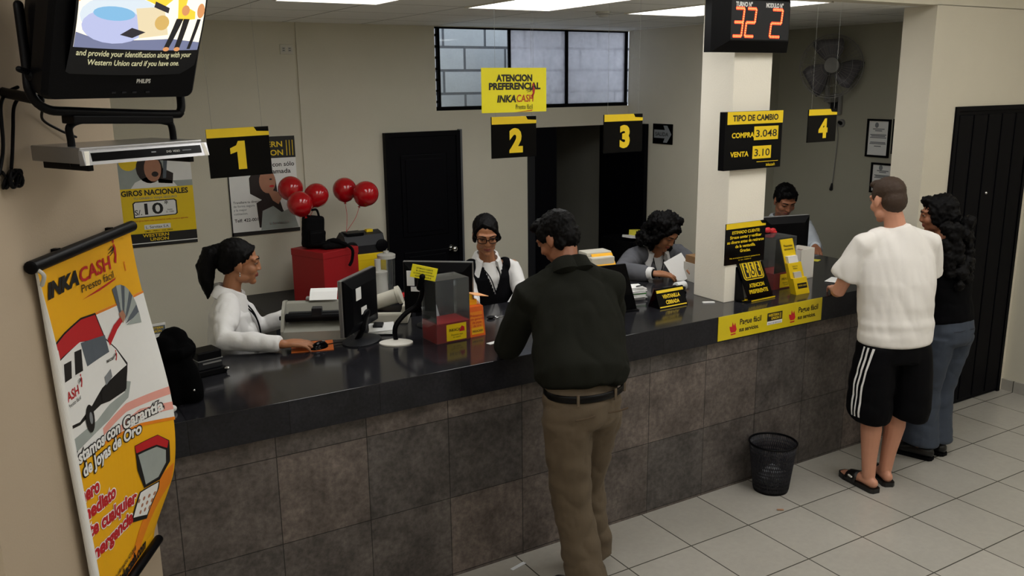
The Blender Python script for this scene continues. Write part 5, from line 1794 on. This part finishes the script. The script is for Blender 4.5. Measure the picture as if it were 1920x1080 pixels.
for s in (-1, 1):
    bm = B(); tube(bm, [V((-.04 + s * .085 + x, -.188 + abs(x) * .12, .93 + .004 * x)) for x in (-.05, 0, .05)], [(.002, .005)] * 3, (0, 1, 0), 6); obj('pocket_seam', bm, mat('khaki_dark', '#4e3f2e', .9), tr)  # back pocket seams in a slightly darker khaki
M_shoe = mat('black_shoe', '#0b0b0c', .3, .1)
for s in 'LR':
    shoe(t, J['an' + s], J['ft' + s], M_shoe)

# ---------------------------------------------------------------- man in the white T-shirt
base = (4.22, -.47)
HB = 22
t = person('man seen from behind in a white T-shirt and black shorts with three white stripes', base, HB)
J = dict(hip=V((.0, .0, .89)), chest=V((.0, .03, 1.2)), neck=V((-.01, .055, 1.505)),
         shL=V((-.195, .06, 1.415)), shR=V((.195, .06, 1.415)), elL=V((-.27, .15, 1.13)), wrL=V((-.16, .38, 1.09)),
         elR=V((.27, .15, 1.13)), wrR=V((.14, .37, 1.09)),
         hpL=V((-.095, .0, .86)), hpR=V((.095, .0, .86)), knL=V((-.10, .01, .48)), knR=V((.075, .03, .48)),
         anL=V((-.09, -.01, .085)), anR=V((.05, .05, .085)), ftL=V((-.2, 1, 0)), ftR=V((.15, 1, 0)))
HM = headM((-.05, .10, 1.645), 8, 12, 0, 1.03)
body(t, J, HM, SK_B, False, [(aim(J['wrL'], (.45, 1, -.05), (-.2, 0, 1)), 1, .5, .5), (aim(J['wrR'], (-.4, 1, -.05), (.2, 0, 1)), -1, .5, .5)], .0055)
face_parts(t, HM)
bm = B()
ell(bm, (0, -.018, .044), (.077, .094, .079), HM)
ell(bm, (0, -.05, -.005), (.069, .062, .072), HM)
ell(bm, (0, .05, .088), (.058, .042, .026), HM)
for s in (-1, 1):
    ell(bm, (s * .067, .012, .03), (.010, .026, .034), HM)
organic('hair', bm, M_hairb, t, .006, 3, wrinkle(.002, 90, 90, 70, 2))
bm = B()
lat = V((1, 0, 0))
torso_cloth(bm, [(V((0, .0, .875)), .207, .156), (V((0, .0, .93)), .207, .152), (V((0, .015, 1.03)), .205, .15), (V((0, .025, 1.2)), .22, .145), (V((0, .04, 1.34)), .21, .12), (V((0, .05, 1.43)), .162, .094), (V((-.006, .055, 1.48)), .102, .08), (V((-.01, .058, 1.508)), .072, .068)], lat)
for s in 'LR':
    tube(bm, [J['sh' + s].lerp(J['neck'], .68) + V((0, 0, -.018)), J['sh' + s] + V((0, 0, -.01)), J['sh' + s].lerp(J['el' + s], .35), J['sh' + s].lerp(J['el' + s], .68)], [.058, .064, .076, .085], seg=16, rnd=.1)


def tshirt(p, n):
    q = max(0, 1 - abs(p.z - .98) / .2)
    a = noise.noise(V((p.x * 3, p.y * 3, p.z * 26))) * .007 * q
    b = (abs(noise.noise(V((p.x * 7 + 4, p.y * 7, p.z * 5 + p.x * 6)))) * 1.7 - .42) * .008 + (abs(noise.noise(V((p.x * 10 + 2, p.y * 10, p.z * 4 + p.x * 14)))) * 1.5 - .35) * .006
    e = min(1, max(0, (p.z - .86) / .08))
    return (a + b) * e


organic('t_shirt', bm, mat('white_jersey', '#e6e2dd', .85, .02, 20, .05), t, .009, 3, tshirt)
M_short = mat('black_sport_cloth', '#040407', .7, .1, spec=.1)
bm = B()
torso_cloth(bm, [(V((0, 0, .93)), .175, .13), (V((0, 0, .84)), .19, .145), (V((0, 0, .78)), .195, .145)], lat)
for s, sx in (('L', -1), ('R', 1)):
    tube(bm, [J['hp' + s], V((sx * .115, .0, .66)), V((sx * .118, .0, .49)), V((sx * .116, .01, .45))], [(.105, .125), (.115, .135), (.115, .14), (.113, .138)], lat, 20, .1)
sh_ = organic('shorts', bm, M_short, t, .009, 3, wrinkle(.008, 5, 5, 6, 8))
for k in range(3):
    bm = B()
    R_ = []
    for i in range(14):
        q = i / 13
        z = .86 - .40 * q
        a = pi + .42 + .20 * (k - 1) - .1 * q
        cx = -.06 - .065 * min(1, q * 1.8)
        rx, ry = .135 - .012 * q + .01 * sin(q * 3), .150
        P = []
        for da in (-.045, .045):
            P.append(V((cx + rx * cos(a + da), ry * sin(a + da), z)))
        R_.append(P)
    loft(bm, R_, cap=False, close=False)
    st = obj('stripe', bm, M_shirt, sh_)
    sw = st.modifiers.new('w', 'SHRINKWRAP'); sw.target = sh_; sw.offset = .003; sw.wrap_mode = 'ABOVE_SURFACE'
for s in 'LR':
    an, fd = J['an' + s], J['ft' + s].normalized()
    fl = V((an.x, an.y, 0)); la = fd.cross(V((0, 0, 1)))
    bm = B()
    P = ((-.07, .022), (-.055, .036), (0, .04), (.08, .046), (.15, .05), (.19, .042), (.215, .02))
    ring = [fl + fd * q + la * wv for q, wv in P] + [fl + fd * q - la * wv for q, wv in P[::-1]]
    loft(bm, [[v + V((0, 0, z)) for v in ring] for z in (0, .026)])
    so = obj('sandal', bm, mat('black_rubber', '#0c0c0d', .35, .1), t)
    bm = B()
    R_ = []
    for i in range(9):
        a = pi * i / 8
        R_.append([fl + fd * q + la * (.05 * cos(a)) + V((0, 0, .015 + hh * sin(a))) for q, hh in ((.055, .068), (.09, .06), (.14, .048))])
    loft(bm, R_, cap=False, close=False)
    st = obj('strap', bm, M_shoe, so, True)
    sd = st.modifiers.new('s', 'SOLIDIFY'); sd.thickness = .006
    bm = B(); box(bm, fl + fd * .095 + la * -.046 + V((0, 0, .045)), (.01, .035, .008), .002); obj('mark', bm, M_white, so)
t = tag(obj('paper_sheet', box(B(), (0, 0, 0), (.15, .10, .002), 0), M_paper), 'white paper held on the counter by the man in the white T-shirt', 'paper'); t.location = (4.57, .22, CT + .004); t.rotation_euler.z = .4

# ---------------------------------------------------------------- woman on the right
base = (4.87, -.35)
HB = 4
t = person('woman with long black hair in a black top and blue jeans, beside the T-shirt man', base, HB)
J = dict(hip=V((.0, -.02, .82)), chest=V((.0, .02, 1.1)), neck=V((-.02, .05, 1.33)),
         shL=V((-.16, .05, 1.27)), shR=V((.16, .03, 1.27)), elL=V((-.21, .17, 1.05)), wrL=V((-.10, .37, 1.09)),
         elR=V((.20, .14, 1.03)), wrR=V((.06, .36, 1.09)),
         hpL=V((-.085, -.02, .79)), hpR=V((.085, -.02, .79)), knL=V((-.085, .01, .44)), knR=V((.055, .02, .44)),
         anL=V((-.10, .02, .08)), anR=V((.04, .03, .08)), ftL=V((-.35, 1, 0)), ftR=V((-.1, 1, 0)))
HM = headM((-.03, .10, 1.50), 40, 8, 0, .97)
body(t, J, HM, SK_A, True, [(aim(J['wrL'], (.4, 1, -.1), (0, 0, 1)), 1, .5, .3), (aim(J['wrR'], (-.4, 1, -.1), (0, 0, 1)), -1, .5, .3)], .0055)
face_parts(t, HM)
bm = B()
ell(bm, (0, -.024, .04), (.085, .099, .086), HM)
ell(bm, (0, -.07, -.03), (.08, .06, .10), HM)
ell(bm, (0, .045, .088), (.062, .046, .03), HM)
for s in (-1, 1):
    ell(bm, (s * .072, -.005, .0), (.018, .05, .075), HM)
rnd = random.Random(5)
for k in range(46):
    q = k / 45
    a = rnd.uniform(-1.5, 1.5)
    ell(bm, V((-.035 + .09 * sin(a), -.035 - .055 * cos(a) - .02 * q, 1.46 - .34 * q + rnd.uniform(-.03, .03))), rnd.uniform(.026, .042))
organic('hair', bm, M_hair, t, .008, 1, wrinkle(.010, 45, 45, 30, 4))
M_btop = mat('black_knit', '#050507', .9, .12, spec=.08)
bm = B()
torso_cloth(bm, [(V((0, -.02, .87)), .17, .125), (V((0, .0, 1.0)), .15, .12), (V((0, .02, 1.13)), .165, .12), (V((-.01, .04, 1.25)), .15, .10), (V((-.02, .05, 1.32)), .07, .06)], V((1, 0, 0)))
for s in 'LR':
    tube(bm, [J['sh' + s].lerp(J['neck'], .5), J['sh' + s], J['el' + s], J['wr' + s]], [.055, .062, .052, .042], seg=14)
organic('top', bm, M_btop, t, .009, 3, wrinkle(.006, 8, 8, 10, 4))
M_jean = mat('blue_denim', '#343c49', .85, .14, 12, .1)
tr = trousers(t, J, M_jean, (.158, .125), .073, .105, name='jeans', disp=wrinkle(.006, 8, 8, 10, 4), k=.92)
for s in (-1, 1):
    bm = B()
    for q in range(9):
        pass
    R_ = [[V((s * .075 + x, -.19 + .6 * abs(x) ** 1.5, z)) for x in (-.05, -.025, 0, .025, .05)] for z in (.85, .845)]
    loft(bm, R_, cap=False, close=False)
    pk = obj('pocket_flap', bm, mat('denim_dark', '#222831', .9, .1), tr)
    sw = pk.modifiers.new('w', 'SHRINKWRAP'); sw.target = tr; sw.offset = .003; sw.wrap_mode = 'ABOVE_SURFACE'
for s in 'LR':
    shoe(t, J['an' + s], J['ft' + s], M_shoe, k=.9)

# ---------------------------------------------------------------- teller with the mouse
base = (1.00, 1.10)
HB = 100
t = person('woman in white blouse with black ponytail working a computer mouse behind the counter', base, HB)
L_ = lambda x, y, z: loc(base, HB, (x, y, z))
J = dict(hip=L_(.98, 1.10, .80), chest=L_(1.0, 1.10, 1.03), neck=L_(1.02, 1.11, 1.255),
         shL=L_(1.05, 1.28, 1.205), shR=L_(.965, .955, 1.20), elL=L_(1.22, 1.33, 1.0), wrL=L_(1.42, 1.22, 1.08),
         elR=L_(.90, .79, 1.105), wrR=L_(1.145, .640, 1.083),
         hpL=L_(1.0, 1.19, .78), hpR=L_(.97, 1.01, .78), knL=L_(1.02, 1.2, .43), knR=L_(.99, 1.0, .43),
         anL=L_(1.02, 1.2, .08), anR=L_(.99, 1.0, .08), ftL=V((0, 1, 0)), ftR=V((0, 1, 0)))
HM = headM(L_(1.085, 1.105, 1.412), -4, 6, 0, 1.0)
hd = L_(1.32, .585, 1.09) - J['wrR']
body(t, J, HM, SK_W, True, [(aim(J['wrR'], (hd.x, hd.y, -.004), (.1, 0, 1)), -1, .4, .2)], .0045)
face_parts(t, HM, .003, .55)
bm = B()
ell(bm, (0, -.026, .042), (.081, .098, .083), HM)
ell(bm, (0, -.06, .005), (.072, .06, .07), HM)
tube(bm, [(.0, .062, .082), (.045, .052, .070), (.068, .018, .04), (.073, -.02, .0)], [.012, .014, .013, .012], seg=10, M=HM)
tube(bm, [(.0, .062, .082), (-.045, .052, .070), (-.068, .018, .045), (-.073, -.02, .005)], [.012, .014, .013, .012], seg=10, M=HM)
tube(bm, [(0, -.10, .06), (0, -.145, .04), (0, -.165, -.03), (.01, -.16, -.10), (.02, -.15, -.155), (.02, -.15, -.19)], [.035, .045, .048, .04, .022, .006], seg=14, M=HM)
organic('hair', bm, M_hair, t, .006, 2, wrinkle(.004, 60, 60, 18, 2))
bm = B(); ell(bm, HM @ V((.078, .0, -.045)), (.006, .003, .008)); ell(bm, HM @ V((.08, .0, -.056)), (.007, .004, .007)); obj('earring', bm, M_chrome, t, True)
lat = J['shR'] - J['shL']
bm = B()
torso_cloth(bm, [(J['hip'] + V((0, 0, .0)), .15, .11), (J['hip'].lerp(J['chest'], .6), .145, .11), (J['chest'] + V((0, .01, 0)), .155, .118), (V(J['chest']).lerp(J['neck'], .55) + V((0, .0, 0)), .155, .105), (J['neck'] + V((0, -.005, -.045)), .11, .075), (J['neck'] + V((0, 0, -.01)), .062, .058)], lat)
ell(bm, J['chest'] + V((.06, .09, .02)), (.06, .05, .06)); ell(bm, J['chest'] + V((-.06, .09, .02)), (.06, .05, .06))
for s in 'LR':
    tube(bm, [J['sh' + s].lerp(J['neck'], .5), J['sh' + s], J['sh' + s].lerp(J['el' + s], .5), J['el' + s], J['el' + s].lerp(J['wr' + s], .55), J['wr' + s].lerp(J['el' + s], .08)], [.058, .06, .056, .052, .047, .041], seg=16, rnd=.3)
bl = organic('blouse', bm, M_shirt, t, .0075, 3, wrinkle(.008, 9, 9, 9, 6))
collar(t, J['neck'] + V((0, 0, -.005)), HM, (1, 0, 0), (0, 1, -.3), M_shirt, (.066, .064), .55, .045)
for s in (-1, 1):
    bm = B()
    p0 = J['neck'] + V((s * .055, .07, -.06))
    tube(bm, spline([p0, J['chest'] + V((s * .045, .135, .10)), J['chest'] + V((.0, .155, -.0)), J['chest'] + V((.0, .14, -.12))]), [(.009, .004)] * 19, (1, 0, 0), 8); obj('lanyard', bm, M_navy, t, True)
trousers(t, J, M_navy, (.14, .11), .075, .08)
for s in 'LR':
    shoe(t, J['an' + s], J['ft' + s], M_shoe, k=.9)

# ---------------------------------------------------------------- teller with glasses
base = (2.60, 1.20)
HB = 196
t = person('woman with glasses in white blouse and dark vest behind the middle monitor', base, HB)
L_ = lambda x, y, z: loc(base, HB, (x, y, z))
J = dict(hip=L_(2.62, 1.22, .80), chest=L_(2.61, 1.21, 1.03), neck=L_(2.585, 1.20, 1.245),
         shL=L_(2.735, 1.15, 1.195), shR=L_(2.45, 1.24, 1.195), elL=L_(2.725, 1.04, 1.04), wrL=L_(2.60, .955, .975),
         elR=L_(2.42, 1.1, 1.0), wrR=L_(2.30, .88, 1.085),
         hpL=L_(2.70, 1.2, .78), hpR=L_(2.54, 1.24, .78), knL=L_(2.7, 1.2, .43), knR=L_(2.54, 1.24, .43),
         anL=L_(2.7, 1.2, .08), anR=L_(2.54, 1.24, .08), ftL=V((0, 1, 0)), ftR=V((0, 1, 0)))
HM = headM(L_(2.545, 1.14, 1.405), -6, 14, 0, .98)
body(t, J, HM, SK_W, True, [(aim(J['wrL'], L_(2.45, .955, .93) - J['wrL'], (0, 0, 1)), 1, .5, .3), (aim(J['wrR'], (.1, 1, -.1), (0, 0, 1)), -1, .5, .3)], .0045)
face_parts(t, HM, .003, .6)
bm = B()
for s in (-1, 1):
    P = [HM @ V((s * (.033 + .026 * cos(a)), .096 - .012 * abs(cos(a) > .2) * (cos(a)), .001 + .0165 * (1 if sin(a) > 0 else -1) * abs(sin(a)) ** .5)) for a in [2 * pi * k / 24 for k in range(24)]]
    tube(bm, P, .0022, seg=6, closed=True)
    tube(bm, [HM @ V((s * .059, .086, .006)), HM @ V((s * .075, .03, .008)), HM @ V((s * .078, -.005, .0))], .0022, seg=6)
tube(bm, [HM @ V((-.009, .097, .004)), HM @ V((0, .099, .006)), HM @ V((.009, .097, .004))], .0022, seg=6)
obj('glasses', bm, M_blackg, t, True)
bm = B()
ell(bm, (0, -.026, .042), (.080, .098, .083), HM)
ell(bm, (0, -.06, .005), (.071, .06, .07), HM)
tube(bm, [(.025, .045, .092), (-.015, .062, .078), (-.048, .052, .052), (-.066, .028, .015), (-.072, .005, -.03), (-.07, -.02, -.055)], [.010, .013, .014, .012, .010, .006], seg=10, M=HM)
tube(bm, [(.025, .045, .092), (.05, .042, .066), (.067, .02, .030), (.073, -.0, -.02), (.07, -.02, -.05)], [.010, .012, .012, .010, .006], seg=10, M=HM)
for sx in (-1, 1):
    ell(bm, (sx * .066, -.012, .0), (.014, .04, .055), HM)
ell(bm, (-.03, -.115, -.02), (.04, .035, .04), HM)
for k in range(5):
    tube(bm, spline([(-.05 - .005 * k, -.12, 0.0 - .01 * k), (-.085 - .006 * k, -.12 + .01 * k, -.01 - .012 * k), (-.10 + .004 * k, -.10, -.055 - .01 * k)]), .005, seg=6, M=HM)
organic('hair', bm, M_hair, t, .006, 2, wrinkle(.004, 60, 60, 18, 3))
lat = J['shR'] - J['shL']
bm = B()
torso_cloth(bm, [(J['hip'].lerp(J['chest'], .3), .135, .105), (J['chest'], .14, .11), (V(J['chest']).lerp(J['neck'], .55), .14, .10), (J['neck'] + V((0, 0, -.045)), .10, .07), (J['neck'] + V((0, 0, -.01)), .058, .055)], lat)
for s in 'LR':
    tube(bm, [J['sh' + s].lerp(J['neck'], .4) + V((0, 0, -.01)), J['sh' + s] + V((0, 0, -.012)), J['sh' + s].lerp(J['el' + s], .5), J['el' + s], J['el' + s].lerp(J['wr' + s], .5), J['wr' + s].lerp(J['el' + s], .1)], [.044, .051, .052, .048, .044, .038], seg=16, rnd=.3)
organic('blouse', bm, M_shirt, t, .0075, 3, wrinkle(.006, 12, 12, 9, 9))
collar(t, J['neck'] + V((0, .0, -.005)), HM, (1, 0, 0), (0, 1, -.3), M_shirt, (.060, .060), .6, .04, tip=.075)
bm = B()
torso_cloth(bm, [(J['hip'] + V((0, 0, -.05)), .16, .125), (J['hip'].lerp(J['chest'], .5), .148, .12), (J['chest'], .152, .122), (V(J['chest']).lerp(J['neck'], .5), .148, .112), (V(J['chest']).lerp(J['neck'], .78) + V((0, -.01, 0)), .125, .088), (J['neck'] + V((0, -.018, -.022)), .085, .068)], lat)
for s in 'LR':
    ell(bm, J['sh' + s].lerp(J['neck'], .3) + V((0, 0, -.01)), (.045, .055, .05))
bmesh.ops.triangulate(bm, faces=bm.faces[:])


def vestcut(o, J, wid, top, dep):
    """cut a V neck out of a vest"""
    me = o.data
    bm = bmesh.new(); bm.from_mesh(me)
    c = J['chest']
    dl = [f for f in bm.faces if f.calc_center_median().y > c.y + .02 and f.calc_center_median().z > dep and abs(f.calc_center_median().x - c.x) < wid * (f.calc_center_median().z - dep) / (top - dep)]
    bmesh.ops.delete(bm, geom=dl, context='FACES')
    bm.to_mesh(me); bm.free()


ve = organic('vest', bm, M_navy, t, .0075, 3)
vestcut(ve, J, .075, J['neck'].z, J['chest'].z + .015)
sd = ve.modifiers.new('s', 'SOLIDIFY'); sd.thickness = .006; sd.offset = 0
bm = B()
for s in (-1, 1):
    tube(bm, spline([J['neck'] + V((s * .045, .06, -.04)), J['chest'] + V((s * .03, .135, .12)), J['chest'] + V((0, .142, .03))]), .0035, seg=6)
obj('lanyard', bm, M_navy, t, True)
trousers(t, J, M_navy, (.14, .11), .075, .08)
for s in 'LR':
    shoe(t, J['an' + s], J['ft' + s], M_shoe, k=.9)

# ---------------------------------------------------------------- teller in the grey jacket
base = (3.92, 1.25)
HB = 192
t = person('woman with curly black hair in grey jacket reading a paper behind the counter', base, HB)
L_ = lambda x, y, z: loc(base, HB, (x, y, z))
J = dict(hip=L_(3.94, 1.32, .76), chest=L_(3.93, 1.27, .97), neck=L_(3.90, 1.19, 1.17),
         shL=L_(4.075, 1.17, 1.12), shR=L_(3.735, 1.22, 1.12), elL=L_(4.08, .97, 1.05), wrL=L_(3.90, .79, 1.10),
         elR=L_(3.50, 1.04, 1.085), wrR=L_(3.60, .835, 1.095),
         hpL=L_(4.03, 1.3, .76), hpR=L_(3.86, 1.34, .76), knL=L_(4.03, 1.3, .42), knR=L_(3.86, 1.34, .42),
         anL=L_(4.03, 1.3, .08), anR=L_(3.86, 1.34, .08), ftL=V((0, 1, 0)), ftR=V((0, 1, 0)))
HM = headM(L_(3.875, 1.07, 1.30), 22, 32, 0, .98)
hr = L_(3.76, .77, 1.075) - J['wrR']
body(t, J, HM, SK_W, True, [(aim(J['wrR'], hr, (0, .2, 1)), -1, .35, .3), (aim(J['wrL'], L_(3.83, .76, 1.13) - J['wrL'], (.6, -.6, .5)), 1, 1.0, .8)], .0045)
face_parts(t, HM, .003, .4)
bm = B()
ell(bm, (0, -.026, .05), (.088, .10, .085), HM)
ell(bm, (0, -.065, -.01), (.085, .065, .095), HM)
rnd = random.Random(11)
for k in range(90):
    a = rnd.uniform(-2.25, 2.25)
    z = rnd.uniform(-.13, .10)
    rr_ = .088 + .035 * (1 - (z + .13) / .26)
    ell(bm, (rr_ * sin(a) * .95, -.03 - rr_ * cos(a) * .9, z), rnd.uniform(.022, .036), HM, None, 10)
for s in (-1, 1):
    tube(bm, [(s * .005, .07, .085), (s * .05, .06, .06), (s * .082, .03, .01), (s * .09, .01, -.06), (s * .085, .02, -.11)], [.02, .024, .026, .028, .02], seg=10, M=HM)
organic('hair', bm, M_hair, t, .007, 1, wrinkle(.009, 50, 50, 50, 4))
lat = J['shR'] - J['shL']
M_gjk = mat('grey_wool', '#5c5d63', .85, .06, 30, .08)
bm = B()
torso_cloth(bm, [(J['hip'].lerp(J['chest'], .3), .135, .105), (J['chest'], .14, .11), (V(J['chest']).lerp(J['neck'], .55), .14, .09), (J['neck'] + V((0, 0, -.02)), .06, .055)], lat)
organic('blouse', bm, M_shirt, t, .0075, 3)
collar(t, J['neck'] + V((0, .01, -.01)), HM, (1, 0, 0), (0, 1, -.5), M_shirt, (.062, .062), .6, .035, tip=.08)
bm = B()
torso_cloth(bm, [(J['hip'], .165, .13), (J['hip'].lerp(J['chest'], .6), .155, .125), (J['chest'], .16, .125), (V(J['chest']).lerp(J['neck'], .55), .165, .11), (J['neck'] + V((0, -.03, -.035)), .10, .07)], lat)
for s in 'LR':
    tube(bm, [J['sh' + s].lerp(J['neck'], .5), J['sh' + s], J['sh' + s].lerp(J['el' + s], .5), J['el' + s], J['el' + s].lerp(J['wr' + s], .5), J['wr' + s].lerp(J['el' + s], .24)], [.06, .068, .066, .06, .054, .047], seg=16, rnd=.3)
jk = organic('jacket', bm, M_gjk, t, .0075, 3, wrinkle(.007, 9, 9, 9, 12))
vestcut(jk, J, .075, J['neck'].z, J['chest'].z - .04)
sd = jk.modifiers.new('s', 'SOLIDIFY'); sd.thickness = .008; sd.offset = 0
for s in 'LR':
    bm = B(); tube(bm, [J['wr' + s].lerp(J['el' + s], .26), J['wr' + s].lerp(J['el' + s], .06)], .041, seg=16, rnd=.2); obj('cuff', bm, M_shirt, t, True)
bm = B(); p = J['wrR']; d = (V(J['elR']) - p).normalized(); tube(bm, [p + d * .004, p + d * .018], .031, seg=16, rnd=.1); obj('wristwatch', bm, M_black, t, True)
bm = B()
for s in (-1, 1):
    tube(bm, spline([J['neck'] + V((s * .045, .055, -.03)), J['chest'] + V((s * .03, .125, .09)), J['chest'] + V((0, .135, .0))]), .0035, seg=6)
obj('lanyard', bm, M_navy, t, True)
trousers(t, J, M_navy, (.14, .11), .075, .08)
for s in 'LR':
    shoe(t, J['an' + s], J['ft' + s], M_shoe, k=.9)
t = tag(obj('paper_sheet', box(B(), (0, 0, 0), (.13, .17, .0015), 0), M_paper), 'folded white paper held up by the woman in the grey jacket', 'paper')
t.location = (3.775, .80, 1.115); t.rotation_euler = (radians(58), radians(-28), radians(-25))

# ---------------------------------------------------------------- clerk in the booth
base = (5.40, 1.45)
HB = 204
t = person('young man in white uniform shirt with dark epaulettes looking down in the booth', base, HB)
L_ = lambda x, y, z: loc(base, HB, (x, y, z))
J = dict(hip=L_(5.42, 1.5, .75), chest=L_(5.41, 1.47, .99), neck=L_(5.40, 1.43, 1.20),
         shL=L_(5.59, 1.36, 1.14), shR=L_(5.22, 1.50, 1.14), elL=L_(5.56, 1.22, .98), wrL=L_(5.32, 1.02, 1.06),
         elR=L_(5.1, 1.35, .98), wrR=L_(5.0, 1.08, 1.06),
         hpL=L_(5.51, 1.46, .74), hpR=L_(5.33, 1.54, .74), knL=L_(5.51, 1.46, .42), knR=L_(5.33, 1.54, .42),
         anL=L_(5.51, 1.46, .08), anR=L_(5.33, 1.54, .08), ftL=V((0, 1, 0)), ftR=V((0, 1, 0)))
HM = headM(L_(5.335, 1.35, 1.375), -2, 26, 0, 1.03)
body(t, J, HM, SK_A, False, [(aim(J['wrL'], (.3, 1, -.3), (0, 0, 1)), 1, .5, .3), (aim(J['wrR'], (-.3, 1, -.3), (0, 0, 1)), -1, .5, .3)], .005)
face_parts(t, HM, .004, .4)
bm = B()
ell(bm, (0, -.022, .046), (.080, .096, .082), HM)
ell(bm, (0, -.055, .0), (.071, .062, .07), HM)
ell(bm, (0, .048, .088), (.064, .045, .03), HM)
for s in (-1, 1):
    ell(bm, (s * .067, .015, .035), (.012, .032, .034), HM)
organic('hair', bm, M_hair, t, .006, 2, wrinkle(.005, 60, 60, 50, 2))
lat = J['shR'] - J['shL']
M_lblue = mat('pale_blue_shirt', '#c9d0d8', .8, .03, 20, .05)
bm = B()
torso_cloth(bm, [(J['hip'], .16, .12), (J['chest'], .175, .12), (V(J['chest']).lerp(J['neck'], .6), .18, .105), (J['neck'] + V((0, 0, -.04)), .12, .08), (J['neck'] + V((0, 0, .0)), .066, .062)], lat)
for s in 'LR':
    tube(bm, [J['sh' + s].lerp(J['neck'], .5), J['sh' + s], J['sh' + s].lerp(J['el' + s], .5), J['el' + s], J['wr' + s]], [.062, .072, .07, .062, .044], seg=16, rnd=.3)
organic('shirt', bm, M_lblue, t, .008, 3, wrinkle(.006, 9, 9, 9, 15))
collar(t, J['neck'], HM, (1, 0, 0), (0, 1, -.3), M_lblue, (.07, .068), .5, .04)
for s in 'LR':
    bm = B(); p = V(J['sh' + s]); q = p.lerp(J['neck'], .45)
    tube(bm, [p + V((0, 0, .066)), q + V((0, 0, .062))], [(.022, .005), (.014, .005)], (0, 1, 0), 8); obj('epaulette', bm, M_navy, t, True)
trousers(t, J, M_navy, (.15, .115), .08, .085)
for s in 'LR':
    shoe(t, J['an' + s], J['ft' + s], M_shoe)
